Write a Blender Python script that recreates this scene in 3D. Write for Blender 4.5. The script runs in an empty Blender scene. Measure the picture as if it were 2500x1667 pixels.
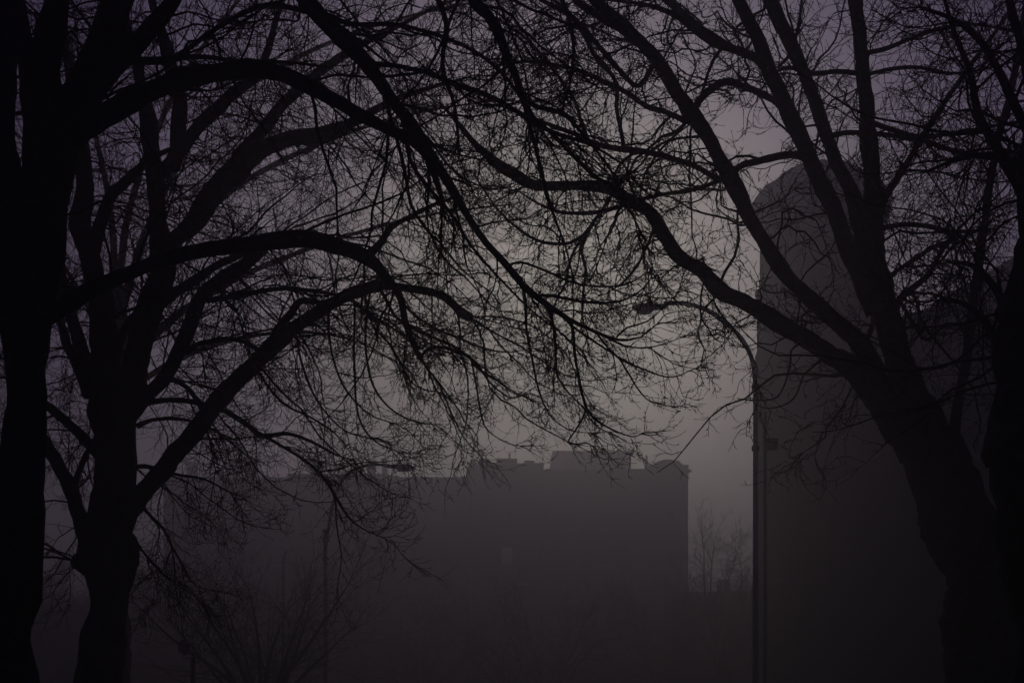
import bpy, math, random
import numpy as np
from mathutils import Vector

# ------------------------------------------------------------------ camera, light, air
SC = bpy.context.scene
COL = SC.collection
F = 3472.0            # focal length in photo pixels (2500 wide), 50 mm on 36 mm
HY = 1720.0           # horizon row in photo pixels
EYE = 1.6
cam_d = bpy.data.cameras.new("camera")
cam = bpy.data.objects.new("camera", cam_d)
COL.objects.link(cam)
cam.location = (0, 0, EYE)
cam.rotation_euler = (math.radians(90), 0, 0)
cam_d.lens = 50.0
cam_d.sensor_width = 36.0
cam_d.shift_y = (HY - 833.5) / 2500.0
cam_d.clip_start = 0.1
cam_d.clip_end = 5000
SC.camera = cam

SUN_AZ = math.radians(2.5)      # to the right of +Y
SUN_EL = math.radians(15.0)
world = bpy.data.worlds.new("World")
SC.world = world
world.use_nodes = True
nt = world.node_tree
nt.nodes.clear()
sky = nt.nodes.new("ShaderNodeTexSky")
sky.sky_type = 'NISHITA'
sky.sun_disc = False
sky.sun_elevation = SUN_EL
sky.sun_rotation = SUN_AZ
sky.air_density = 1.0
sky.dust_density = 3.0
sky.ozone_density = 3.0
# edge darkening put into sky colour: warm near the sun, dark violet outwards
tcw = nt.nodes.new("ShaderNodeTexCoord")
nrm = nt.nodes.new("ShaderNodeVectorMath"); nrm.operation = 'NORMALIZE'
dot = nt.nodes.new("ShaderNodeVectorMath"); dot.operation = 'DOT_PRODUCT'
GLOW_EL = math.radians(13.5)
dot.inputs[1].default_value = (math.sin(SUN_AZ) * math.cos(GLOW_EL), math.cos(SUN_AZ) * math.cos(GLOW_EL), math.sin(GLOW_EL))
acos = nt.nodes.new("ShaderNodeMath"); acos.operation = 'ARCCOSINE'
mr = nt.nodes.new("ShaderNodeMapRange")
mr.inputs['From Min'].default_value = 0.0; mr.inputs['From Max'].default_value = math.radians(60)
ramp = nt.nodes.new("ShaderNodeValToRGB")
ramp.color_ramp.interpolation = 'B_SPLINE'
stops = [(0.0, (1.05, 1.0, 0.82)), (0.12, (0.98, 0.91, 0.77)), (0.25, (0.55, 0.42, 0.72)), (0.36, (0.19, 0.11, 0.50)), (0.58, (0.045, 0.018, 0.24)), (1.0, (0.04, 0.016, 0.16))]
el = ramp.color_ramp.elements
el[0].position = stops[0][0]; el[0].color = (*stops[0][1], 1)
el[1].position = 1.0; el[1].color = (*stops[-1][1], 1)
for p_, c_ in stops[1:-1]:
    e_ = el.new(p_); e_.color = (*c_, 1)
hs = nt.nodes.new("ShaderNodeHueSaturation")
hs.inputs['Saturation'].default_value = 0.12
mul = nt.nodes.new("ShaderNodeMix"); mul.data_type = 'RGBA'; mul.blend_type = 'MULTIPLY'; mul.inputs[0].default_value = 1.0
bg = nt.nodes.new("ShaderNodeBackground")
bg.inputs['Strength'].default_value = 0.15
wo = nt.nodes.new("ShaderNodeOutputWorld")
nt.links.new(tcw.outputs['Generated'], nrm.inputs[0])
nt.links.new(nrm.outputs['Vector'], dot.inputs[0])
nt.links.new(dot.outputs['Value'], acos.inputs[0])
nt.links.new(acos.outputs[0], mr.inputs['Value'])
nt.links.new(mr.outputs['Result'], ramp.inputs['Fac'])
nt.links.new(sky.outputs[0], hs.inputs['Color'])
nt.links.new(hs.outputs[0], mul.inputs[6])
nt.links.new(ramp.outputs['Color'], mul.inputs[7])
nt.links.new(mul.outputs[2], bg.inputs['Color'])
nt.links.new(bg.outputs[0], wo.inputs['Surface'])

sd = bpy.data.lights.new("sun", 'SUN')
sd.energy = 0.6
sd.angle = math.radians(10)
sd.color = (1.0, 0.955, 0.79)
sun = bpy.data.objects.new("sun", sd)
COL.objects.link(sun)
sv = Vector((math.sin(SUN_AZ) * math.cos(SUN_EL), math.cos(SUN_AZ) * math.cos(SUN_EL), math.sin(SUN_EL)))
sun.rotation_euler = sv.to_track_quat('Z', 'Y').to_euler()
sun.location = (0, 60, 60)

SC.view_settings.view_transform = 'Standard'
SC.view_settings.look = 'None'
SC.view_settings.gamma = 1.0
SC.view_settings.exposure = -2.93
SC.cycles.max_bounces = 4
SC.cycles.diffuse_bounces = 1
SC.cycles.glossy_bounces = 1
SC.cycles.volume_bounces = 1

FOG_DENSITY = 0.0134
FOG_G = 0.78

rng = np.random.default_rng(11)
random.seed(5)


def P(px, py, D):
    """the point at depth D that the photo shows at pixel (px, py)"""
    return np.array([(px - 1250.0) / F * D, D, EYE + (HY - py) / F * D])


# ------------------------------------------------------------------ materials
def mat(name, col, rough=0.85, noise=None, bump=0.0, scale=8.0, spec=0.3, metal=0.0):
    m = bpy.data.materials.new(name)
    m.use_nodes = True
    n = m.node_tree
    b = n.nodes["Principled BSDF"]
    b.inputs['Roughness'].default_value = rough
    b.inputs['Specular IOR Level'].default_value = spec
    b.inputs['Metallic'].default_value = metal
    b.inputs['Base Color'].default_value = (*col, 1)
    tc = n.nodes.new("ShaderNodeTexCoord")
    if noise is not None:
        nz = n.nodes.new("ShaderNodeTexNoise")
        nz.inputs['Scale'].default_value = scale
        nz.inputs['Detail'].default_value = 6
        n.links.new(tc.outputs['Object'], nz.inputs['Vector'])
        cr = n.nodes.new("ShaderNodeValToRGB")
        cr.color_ramp.elements[0].position = 0.35
        cr.color_ramp.elements[1].position = 0.7
        cr.color_ramp.elements[0].color = (*col, 1)
        cr.color_ramp.elements[1].color = (*noise, 1)
        n.links.new(nz.outputs['Fac'], cr.inputs['Fac'])
        n.links.new(cr.outputs['Color'], b.inputs['Base Color'])
        if bump:
            bp = n.nodes.new("ShaderNodeBump")
            bp.inputs['Strength'].default_value = bump
            bp.inputs['Distance'].default_value = 0.03
            n.links.new(nz.outputs['Fac'], bp.inputs['Height'])
            n.links.new(bp.outputs['Normal'], b.inputs['Normal'])
    return m


def brick_mat(name, c1, c2, mortar):
    m = bpy.data.materials.new(name)
    m.use_nodes = True
    n = m.node_tree
    b = n.nodes["Principled BSDF"]
    b.inputs['Roughness'].default_value = 0.9
    tc = n.nodes.new("ShaderNodeTexCoord")
    mp = n.nodes.new("ShaderNodeMapping")
    mp.inputs['Rotation'].default_value = (math.radians(90), 0, 0)
    br = n.nodes.new("ShaderNodeTexBrick")
    br.inputs['Color1'].default_value = (*c1, 1)
    br.inputs['Color2'].default_value = (*c2, 1)
    br.inputs['Mortar'].default_value = (*mortar, 1)
    br.inputs['Scale'].default_value = 1.0
    br.inputs['Brick Width'].default_value = 0.22
    br.inputs['Row Height'].default_value = 0.075
    br.inputs['Mortar Size'].default_value = 0.008
    n.links.new(tc.outputs['Object'], mp.inputs['Vector'])
    n.links.new(mp.outputs['Vector'], br.inputs['Vector'])
    nz = n.nodes.new("ShaderNodeTexNoise")
    nz.inputs['Scale'].default_value = 0.35
    nz.inputs['Detail'].default_value = 7
    n.links.new(tc.outputs['Object'], nz.inputs['Vector'])
    mx = n.nodes.new("ShaderNodeMix")
    mx.data_type = 'RGBA'
    mx.blend_type = 'MULTIPLY'
    mx.inputs[0].default_value = 0.6
    n.links.new(br.outputs['Color'], mx.inputs[6])
    n.links.new(nz.outputs['Fac'], mx.inputs[7])
    n.links.new(mx.outputs[2], b.inputs['Base Color'])
    return m


M = {}
M['bark'] = mat('bark', (0.045, 0.036, 0.030), 0.95, (0.10, 0.085, 0.075), 0.9, 14.0)
M['twig'] = mat('twig_bark', (0.060, 0.042, 0.034), 0.9, (0.10, 0.07, 0.055), 0.0, 9.0)
M['bark2'] = mat('bark_far', (0.05, 0.042, 0.038), 0.95, (0.09, 0.08, 0.07), 0.5, 8.0)
M['brick'] = brick_mat('red_brick', (0.20, 0.085, 0.06), (0.26, 0.12, 0.085), (0.22, 0.13, 0.10))
M['brick2'] = brick_mat('brown_brick', (0.14, 0.085, 0.065), (0.19, 0.11, 0.08), (0.16, 0.11, 0.085))
M['stone'] = mat('stone', (0.55, 0.52, 0.48), 0.85, (0.42, 0.39, 0.36), 0.3, 3.0)
M['roof'] = mat('roof_felt', (0.05, 0.05, 0.052), 0.9, (0.08, 0.078, 0.075), 0.3, 2.0)
M['slate'] = mat('slate', (0.07, 0.07, 0.078), 0.6, (0.11, 0.11, 0.12), 0.4, 5.0)
M['glass'] = mat('window_glass', (0.03, 0.034, 0.04), 0.08, (0.05, 0.055, 0.06), 0.0, 0.7, spec=0.6)
M['frame'] = mat('window_paint', (0.20, 0.19, 0.18), 0.6, (0.26, 0.25, 0.24), 0.0, 5.0)
M['blind'] = mat('blind', (0.75, 0.73, 0.68), 0.8, (0.68, 0.66, 0.62), 0.0, 4.0)
M['glow_blind'] = mat('blind_added_glow', (0.7, 0.66, 0.6), 0.8)
M['glow_blind'].node_tree.nodes['Principled BSDF'].inputs['Emission Color'].default_value = (1.0, 0.93, 0.88, 1)
M['glow_blind'].node_tree.nodes['Principled BSDF'].inputs['Emission Strength'].default_value = 0.14  # pale blind with no lamp behind it; emission added to brighten it
M['steel'] = mat('galvanised_steel', (0.52, 0.52, 0.52), 0.6, (0.42, 0.42, 0.43), 0.1, 20.0)
M['darksteel'] = mat('dark_painted_steel', (0.05, 0.05, 0.052), 0.5, (0.08, 0.08, 0.08), 0.1, 20.0)
M['lens'] = mat('lamp_lens', (0.55, 0.54, 0.50), 0.25, (0.45, 0.44, 0.4), 0.0, 10.0, spec=0.6)
M['wood'] = mat('grey_timber', (0.12, 0.105, 0.09), 0.9, (0.2, 0.18, 0.16), 0.4, 12.0)
M['signred'] = mat('sign_red', (0.35, 0.03, 0.025), 0.5, (0.28, 0.03, 0.03), 0.0, 10.0)
M['signwhite'] = mat('sign_face', (0.62, 0.62, 0.62), 0.5, (0.55, 0.55, 0.56), 0.0, 10.0)
M['signblack'] = mat('sign_black', (0.02, 0.02, 0.02), 0.5, (0.03, 0.03, 0.03), 0.0, 10.0)
M['leaf'] = mat('dead_leaf', (0.09, 0.05, 0.025), 0.8, (0.14, 0.08, 0.03), 0.0, 10.0)
M['grass'] = mat('winter_grass', (0.05, 0.055, 0.03), 0.95, (0.10, 0.085, 0.05), 0.8, 3.0)
M['asphalt'] = mat('asphalt', (0.045, 0.045, 0.047), 0.75, (0.065, 0.065, 0.065), 0.4, 30.0)
M['pave'] = mat('pavement', (0.22, 0.21, 0.20), 0.85, (0.30, 0.29, 0.27), 0.3, 6.0)
M['paint'] = mat('road_paint', (0.7, 0.68, 0.6), 0.7, (0.55, 0.53, 0.48), 0.0, 9.0)
M['evergreen'] = mat('evergreen_leaf', (0.018, 0.03, 0.014), 0.8, (0.04, 0.055, 0.025), 0.0, 6.0)


# ------------------------------------------------------------------ mesh helpers
def link_mesh(name, verts, faces_idx, loop_n, m, parent=None, smooth=False, loc=(0, 0, 0)):
    """verts (N,3) array; faces_idx flat array; loop_n array of corners per face"""
    me = bpy.data.meshes.new(name)
    verts = np.asarray(verts, dtype=np.float32)
    faces_idx = np.asarray(faces_idx, dtype=np.int32)
    loop_n = np.asarray(loop_n, dtype=np.int32)
    me.vertices.add(len(verts))
    me.vertices.foreach_set('co', verts.ravel())
    me.loops.add(len(faces_idx))
    me.loops.foreach_set('vertex_index', faces_idx)
    me.polygons.add(len(loop_n))
    st = np.concatenate([[0], np.cumsum(loop_n)[:-1]]).astype(np.int32)
    me.polygons.foreach_set('loop_start', st)
    me.update(calc_edges=True)
    me.validate()
    if smooth:
        me.polygons.foreach_set('use_smooth', np.ones(len(loop_n), dtype=bool))
    me.materials.append(m)
    o = bpy.data.objects.new(name, me)
    COL.objects.link(o)
    if parent is not None:
        o.parent = parent
    o.location = loc
    return o


class MB:
    """collects shapes; build() links them as one mesh object"""
    def __init__(s):
        s.v = []; s.f = []; s.n = []; s.c = 0

    def add(s, v, faces):
        v = np.asarray(v, float)
        for fc in faces:
            s.f.extend([i + s.c for i in fc]); s.n.append(len(fc))
        s.v.append(v); s.c += len(v)
        return s

    def box(s, x0, x1, y0, y1, z0, z1):
        v = [(x0, y0, z0), (x1, y0, z0), (x1, y1, z0), (x0, y1, z0), (x0, y0, z1), (x1, y0, z1), (x1, y1, z1), (x0, y1, z1)]
        return s.add(v, [(0, 3, 2, 1), (4, 5, 6, 7), (0, 1, 5, 4), (1, 2, 6, 5), (2, 3, 7, 6), (3, 0, 4, 7)])

    def quad(s, a, b, c, d):
        return s.add([a, b, c, d], [(0, 1, 2, 3)])

    def rings(s, rings, cap=True):
        """rings: list of (k,3) arrays with the same k"""
        k = len(rings[0]); f = []
        for i in range(len(rings) - 1):
            for j in range(k):
                a = i * k + j; b = i * k + (j + 1) % k
                f.append((a, b, b + k, a + k))
        if cap:
            f.append(tuple(range(k))[::-1])
            f.append(tuple((len(rings) - 1) * k + j for j in range(k)))
        return s.add(np.concatenate(rings), f)

    def cyl(s, p, r0, r1, h, k=12):
        a = np.linspace(0, 2 * math.pi, k, endpoint=False)
        R = [np.stack([p[0] + r * np.cos(a), p[1] + r * np.sin(a), np.full(k, z)], 1) for r, z in ((r0, p[2]), (r1, p[2] + h))]
        return s.rings(R)

    def tube(s, pts, rad, k=8):
        pts = np.asarray(pts, float); rad = np.broadcast_to(np.asarray(rad, float), (len(pts),))
        v, f, n = tubes(pts[None], rad[None], k, cap=True)
        f = f.reshape(-1) + s.c
        s.f.extend(f.tolist()); s.n.extend(n.tolist()); s.v.append(v); s.c += len(v)
        return s

    def build(s, name, m, parent=None, smooth=False, loc=(0, 0, 0), off=None):
        v = np.concatenate(s.v)
        if off is not None:
            v = v - np.asarray(off)
        return link_mesh(name, v, s.f, s.n, m, parent, smooth, loc)


def tubes(pts, rad, k=3, cap=False):
    """pts (N,S,3), rad (N,S) -> verts, quads flat, loop counts"""
    N, S, _ = pts.shape
    t = np.empty_like(pts)
    t[:, 1:-1] = pts[:, 2:] - pts[:, :-2]
    t[:, 0] = pts[:, 1] - pts[:, 0]
    t[:, -1] = pts[:, -1] - pts[:, -2]
    t /= np.linalg.norm(t, axis=2, keepdims=True) + 1e-9
    # a constant reference per tube keeps the frame steady
    mean = t.mean(axis=1)
    ref = np.where(np.abs(mean[:, 2:3]) < 0.75, np.array([[0, 0, 1.0]]), np.array([[0, 1.0, 0]]))
    ref = ref[:, None, :] + np.zeros_like(t)
    u = np.cross(t, ref); u /= np.linalg.norm(u, axis=2, keepdims=True) + 1e-9
    w = np.cross(t, u)
    a = np.linspace(0, 2 * math.pi, k, endpoint=False)
    v = pts[:, :, None, :] + rad[:, :, None, None] * (u[:, :, None, :] * np.cos(a)[None, None, :, None] + w[:, :, None, :] * np.sin(a)[None, None, :, None])
    v = v.reshape(-1, 3)
    base = (np.arange(N)[:, None, None] * S + np.arange(S - 1)[None, :, None]) * k
    j = np.arange(k)[None, None, :]; j2 = (j + 1) % k
    q = np.stack([base + j, base + j2, base + j2 + k, base + j + k], -1).reshape(-1)
    n = np.full(len(q) // 4, 4)
    if cap:
        q = list(q); n = list(n)
        for i in range(N):
            q += [i * S * k + x for x in range(k)][::-1]; n.append(k)
            q += [(i * S + S - 1) * k + x for x in range(k)]; n.append(k)
        q = np.array(q); n = np.array(n)
    return v, q, n


def empty(name, loc, label=None, cat=None, group=None):
    o = bpy.data.objects.new(name, None)
    o.empty_display_size = 0.3
    COL.objects.link(o)
    o.location = loc
    if label: o['label'] = label
    if cat: o['category'] = cat
    if group: o['group'] = group
    return o


def structure(o):
    o['kind'] = 'structure'
    return o


# ------------------------------------------------------------------ ground and street
g = MB()
g.quad((-900, -120, 0), (900, -120, 0), (900, 1200, 0), (-900, 1200, 0))
structure(g.build('ground', M['grass']))
r = MB(); r.quad((-200, 27.6, 0.004), (200, 27.6, 0.004), (200, 38.4, 0.004), (-200, 38.4, 0.004))
structure(r.build('road', M['asphalt']))
r = MB()
for i in range(-40, 40):
    r.quad((i * 5, 32.93, 0.008), (i * 5 + 2.5, 32.93, 0.008), (i * 5 + 2.5, 33.07, 0.008), (i * 5, 33.07, 0.008))
structure(r.build('road_marking', M['paint']))
for (a, b) in ((24.6, 27.6), (38.4, 42.5)):
    r = MB(); r.box(-200, 200, a, b, -0.05, 0.13)
    structure(r.build('pavement', M['pave']))


# ------------------------------------------------------------------ trees
def catmull(pts, step):
    """pts (n,m) control values; resample at about `step` in the first three coords"""
    p = np.asarray(pts, float)
    p = np.vstack([2 * p[0] - p[1], p, 2 * p[-1] - p[-2]])
    out = []
    for i in range(1, len(p) - 2):
        L = np.linalg.norm(p[i + 1, :3] - p[i, :3])
        n = max(2, int(L / step))
        t = np.linspace(0, 1, n, endpoint=False)[:, None]
        a, b, c, d = p[i - 1], p[i], p[i + 1], p[i + 2]
        out.append(0.5 * ((2 * b) + (-a + c) * t + (2 * a - 5 * b + 4 * c - d) * t ** 2 + (-a + 3 * b - 3 * c + d) * t ** 3))
    out.append(p[-2][None])
    return np.concatenate(out)


def unit(v):
    return v / (np.linalg.norm(v, axis=-1, keepdims=True) + 1e-9)


def grow(start, dirs, length, S, wob, droop, lift):
    """vectorised: N branches of S points; droop bends down early, lift turns the tips up"""
    N = len(start)
    pts = np.empty((N, S, 3)); pts[:, 0] = start
    d = unit(dirs)
    step = (length / (S - 1))[:, None]
    for i in range(1, S):
        t = i / (S - 1)
        d = d + rng.normal(0, wob, (N, 3))
        d[:, 2] += -droop * (1 - t) + lift * t ** 2
        d = unit(d)
        pts[:, i] = pts[:, i - 1] + d * step
    return pts


def spawn(pts, rad, n, lo=0.1, hi=1.0):
    """n child seats spread along every branch -> pos, tangent, parent radius, t, parent index"""
    N, S, _ = pts.shape
    t = lo + (hi - lo) * (np.arange(n)[None] + rng.random((N, n))) / n
    x = t * (S - 1); i = np.clip(x.astype(int), 0, S - 2); fr = (x - i)[..., None]
    idx = np.arange(N)[:, None]
    pos = pts[idx, i] * (1 - fr) + pts[idx, i + 1] * fr
    tan = unit(pts[idx, i + 1] - pts[idx, i])
    rr = rad[idx, i] * (1 - fr[..., 0]) + rad[idx, i + 1] * fr[..., 0]
    return pos.reshape(-1, 3), tan.reshape(-1, 3), rr.reshape(-1), t.reshape(-1), np.repeat(np.arange(N), n)


def side_dirs(tan, ang):
    rnd = rng.normal(0, 1, tan.shape)
    perp = unit(rnd - (rnd * tan).sum(1, keepdims=True) * tan)
    return unit(tan * np.cos(ang)[:, None] + perp * np.sin(ang)[:, None])


class Style:
    def __init__(s, **k):
        s.dens = 5.0; s.len1 = (0.6, 1.9); s.r1 = 0.0085; s.n2 = 8; s.len2 = 0.42; s.n3 = 6; s.len3 = 0.30
        s.droop = 0.10; s.lift = 0.22; s.wob = 0.16; s.rmin = 0.0016; s.down = 0.25; s.big = 0.25; s.thick = 0.022
        s.__dict__.update(k)


def twigs_for(path, st, parent, off, dens=1.0, name='twigs', scale=1.0):
    """path (n,4) world x,y,z,r of a limb. One mesh with three generations of twigs."""
    seg = np.linalg.norm(np.diff(path[:, :3], axis=0), axis=1)
    L = seg.sum()
    n1 = max(3, int(L * st.dens * dens))
    pts = path[None, :, :3]; rad = path[None, :, 3]
    pos, tan, rr, t, _ = spawn(pts, rad, n1, 0.12, 1.0)
    ang = rng.uniform(0.5, 1.25, n1)
    d = side_dirs(tan, ang)
    d[:, 2] -= st.down * rng.random(n1)
    ln = rng.uniform(st.len1[0], st.len1[1], n1) * np.where(rng.random(n1) < st.big, 1.4, 1.0) * (1.05 - 0.35 * t) * scale
    ln = ln * np.clip(rr / st.thick, 0.3, 1.0)
    # the limb's own tip runs on as a twig or two
    k = 3
    pos = np.vstack([pos, np.repeat(path[-1:, :3], k, 0)])
    tip = unit(path[-1:, :3] - path[-3:-2, :3])
    d = np.vstack([d, unit(np.repeat(tip, k, 0) + rng.normal(0, 0.25, (k, 3)))])
    ln = np.concatenate([ln, rng.uniform(st.len1[0], st.len1[1], k) * 1.2 * scale * np.clip(path[-1, 3] / st.thick, 0.3, 1.0)])
    rr = np.concatenate([rr, np.full(k, max(path[-1, 3], 0.004))])
    N = len(pos); S = 14
    b1 = grow(pos, d, ln, S, st.wob * 1.05, st.droop * 0.8, st.lift * 0.6)
    r1 = np.minimum(np.minimum(st.r1 * (ln / 1.2) ** 0.6, rr * 0.7 + 0.002), 0.02)
    r1 = np.maximum(r1, st.rmin * 1.6)
    tt = np.linspace(0, 1, S)
    R1 = r1[:, None] * (1 - 0.72 * tt)[None]
    V = []; Q = []; Nn = []; c = 0
    def emit(p, r, k):
        nonlocal c
        v, q, n = tubes(p, r, k)
        V.append(v); Q.append(q + c); Nn.append(n); c += len(v)
    emit(b1, R1, 4)
    # second generation
    pos, tan, rr, t, par = spawn(b1, R1, st.n2, 0.08, 1.0)
    keep = rng.random(len(pos)) < np.clip(ln[par] / 1.0, 0.3, 1.0)
    pos, tan, rr, t, par = pos[keep], tan[keep], rr[keep], t[keep], par[keep]
    d = side_dirs(tan, rng.uniform(0.45, 1.15, len(pos)))
    d[:, 2] -= st.down * 0.6 * rng.random(len(pos))
    l2 = st.len2 * rng.uniform(0.35, 1.5, len(pos)) * (1.15 - 0.5 * t) * scale
    S2 = 9
    b2 = grow(pos, d, l2, S2, st.wob, st.droop * 0.7, st.lift)
    r2 = np.maximum(np.minimum(rr * 0.7, st.r1 * 0.45), st.rmin * 1.2)
    R2 = r2[:, None] * (1 - 0.55 * np.linspace(0, 1, S2))[None]
    emit(b2, R2, 3)
    # third generation and spurs
    pos, tan, rr, t, par = spawn(b2, R2, st.n3, 0.1, 1.0)
    d = side_dirs(tan, rng.uniform(0.4, 1.2, len(pos)))
    spur = rng.random(len(pos)) < 0.35
    l3 = np.where(spur, rng.uniform(0.02, 0.05, len(pos)), st.len3 * rng.uniform(0.2, 1.3, len(pos)))* (1.1 - 0.5 * t) * scale
    S3 = 5
    b3 = grow(pos, d, l3, S3, st.wob * 0.9, st.droop * 0.3, st.lift * 0.9)
    r3 = np.where(spur, st.rmin * 1.5, st.rmin)
    R3 = r3[:, None] * (1 - 0.35 * np.linspace(0, 1, S3))[None]
    emit(b3, R3, 3)
    o = link_mesh(name, np.concatenate(V) - off, np.concatenate(Q), np.concatenate(Nn), M['twig'], parent)
    o['kind'] = 'stuff'
    return o


def limb_path(pts, D0, D1, step=0.07, rough=0.05, curve=1.0):
    n = len(pts)
    xy = np.array([(p[0], p[1]) for p in pts], float)
    dl = np.concatenate([[0], np.cumsum(np.linalg.norm(np.diff(xy, axis=0), axis=1))]); dl /= dl[-1]
    D = D0 + (D1 - D0) * dl ** curve
    ctl = np.array([[*P(p[0], p[1], d), p[2] * 0.5 / F * d] for p, d in zip(pts, D)])
    path = catmull(ctl, step)
    m = len(path)
    # knots and slight kinks
    k = rng.normal(0, 1, (m, 3)); ker = np.ones(5) / 5
    for a in range(3):
        k[:, a] = np.convolve(k[:, a], ker, 'same')
    path[:, :3] += k * path[:, 3:4] * 0.16
    rn = np.convolve(rng.normal(0, 1, m + 8), np.ones(4) / 4, 'same')[4:-4]
    path[:, 3] *= 1 + rn * rough
    path[:, 3] = np.maximum(path[:, 3], 0.003)
    return path


def limb_mesh(path, name, parent, off, k=12):
    v, q, n = tubes(path[None, :, :3], path[None, :, 3], k, cap=True)
    # uneven bark profile, so that the outline is not a clean pipe
    c = np.repeat(path[:, :3], k, 0)
    d = v - c
    amp = rng.normal(0, 1, len(v)).reshape(-1, k)
    amp = (amp + np.roll(amp, 1, 1) + np.roll(amp, 1, 0) + np.roll(amp, -1, 0)) / 2.0
    lump = np.zeros(len(v))
    if path[:, 3].max() > 0.12:
        from mathutils import noise
        for i, p in enumerate(v):
            lump[i] = noise.noise((p[0] * 2.6, p[1] * 2.6, p[2] * 2.2 + 7.0)) * 0.24 + noise.noise((p[0] * 8, p[1] * 8, p[2] * 5)) * 0.10
    v = c + d * (1 + 0.05 * amp.reshape(-1, 1) + lump[:, None])
    return link_mesh(name, v - off, q, n, M['bark'], parent, smooth=True)


def make_tree(label, base_px, D, trunk, limbs, st, group=None, cat='tree', trunk_D=None):
    """trunk: list of (x,y,w) from the bottom up; limbs: list of dicts"""
    b = P(trunk[0][0], trunk[0][1], D)
    base = np.array([b[0], D, 0.0])
    root = empty('bare_tree', tuple(base), label, cat, group)
    tp = limb_path(trunk, D, D if trunk_D is None else trunk_D, 0.09, 0.04)
    foot = []
    z0 = tp[0, 2]; r0 = tp[0, 3]
    for z, rr in ((-0.15, 1.75), (0.05, 1.5), (0.25, 1.25), (0.55, 1.1), (1.0, 1.02)):
        if z < z0 - 0.2:
            foot.append([tp[0, 0], tp[0, 1], z, r0 * rr])
    tp = np.vstack([np.array(foot), tp])
    limb_mesh(tp, 'trunk', root, base, 20)
    for lb in limbs:
        pts, d0, d1 = lb[0], lb[1], lb[2]
        dens = lb[3] if len(lb) > 3 else 1.0
        path = limb_path(pts, D + d0, D + d1)
        o = limb_mesh(path, 'limb', root, base, 12 if path[:, 3].max() > 0.03 else 7)
        if dens > 0:
            twigs_for(path, st, o, base, dens, scale=lb[4] if len(lb) > 4 else 1.0)
    return root




# ------------------------------------------------------------------ buildings
def X(px, D): return (px - 1250.0) / F * D
def Z(py, D): return EYE + (HY - py) / F * D


def facade(mb, x0, x1, z0, z1, y, holes, rec=0.22):
    """a wall face at y facing the camera with recessed openings"""
    xs = sorted({x0, x1, *[h[0] for h in holes], *[h[1] for h in holes]})
    zs = sorted({z0, z1, *[h[2] for h in holes], *[h[3] for h in holes]})
    def inside(cx, cz):
        return any(h[0] < cx < h[1] and h[2] < cz < h[3] for h in holes)
    for i in range(len(xs) - 1):
        for j in range(len(zs) - 1):
            a, b, c, d = xs[i], xs[i + 1], zs[j], zs[j + 1]
            if not inside((a + b) / 2, (c + d) / 2):
                mb.quad((a, y, c), (b, y, c), (b, y, d), (a, y, d))
    for a, b, c, d in holes:
        e = y + rec
        mb.quad((a, y, c), (a, y, d), (a, e, d), (a, e, c))
        mb.quad((b, y, c), (b, e, c), (b, e, d), (b, y, d))
        mb.quad((a, y, c), (a, e, c), (b, e, c), (b, y, c))
        mb.quad((a, y, d), (b, y, d), (b, e, d), (a, e, d))


def window_pair(w, h):
    """a sash window centred on x, sill at z = 0, glass facing -y"""
    t = 0.06
    f = MB()
    f.box(-w / 2, -w / 2 + t, 0, 0.07, 0, h); f.box(w / 2 - t, w / 2, 0, 0.07, 0, h)
    f.box(-w / 2 + t, w / 2 - t, 0, 0.07, 0, t); f.box(-w / 2 + t, w / 2 - t, 0, 0.07, h - t, h)
    f.box(-w / 2 + t, w / 2 - t, 0.004, 0.066, h * 0.52 - 0.03, h * 0.52 + 0.03)
    g = MB(); g.box(-w / 2 + t, w / 2 - t, 0.03, 0.04, t, h - t)
    s = MB(); s.box(-w / 2 - 0.08, w / 2 + 0.08, -0.30, -0.004, -0.14, -0.004)
    return f, g, s


def put_windows(root, base, holes, y, w, h, special=()):
    f, g, s = window_pair(w, h)
    fo = f.build('window', M['frame'], root)
    po = g.build('pane', M['glass'], fo)
    so = s.build('sill', M['stone'], fo)
    for i, hh in enumerate(holes):
        if i == 0:
            o = fo; p = po
        else:
            o = fo.copy(); COL.objects.link(o); o.parent = root
            p = po.copy(); COL.objects.link(p); p.parent = o
            q = so.copy(); COL.objects.link(q); q.parent = o
        o.location = ((hh[0] + hh[1]) / 2 - base[0], y + 0.15 - base[1], hh[2] - base[2])
        if i in special:
            m = MB(); m.box(-w / 2 + 0.065, w / 2 - 0.065, 0.018, 0.026, 0.065, h - 0.065)
            m.build('blind', M['glow_blind'], o)


# --- the long brick apartment block across the street, 120 m away
D = 120.0
xl, xa, xb, xr = X(400, D), X(1144, D), X(1327, D), X(1680, D)
zl, za, zb, zr = Z(1168, D), Z(1133, D), Z(1147, D), Z(1135, D)
base = np.array([(xl + xr) / 2, D, 0.0])
apt = empty('apartment_block', tuple(base), 'long dark brick apartment block with chimneys and stepped roofline, fading into fog behind the lamps', 'building', None)
cols = []
x = xl + 1.5
while x < xr - 1.6:
    if not (xa - 0.9 < x < xa + 0.9 or xb - 0.9 < x < xb + 0.9):
        cols.append(x)
    x += 2.72
pitch = 3.02
holes = []
for fl in range(5):
    zc = Z(1355, D) + pitch * (1 - fl)
    for cx in cols:
        holes.append((cx - 0.5, cx + 0.5, zc - 0.75, zc + 0.75))
glow_blind = X(1237, D)
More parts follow.
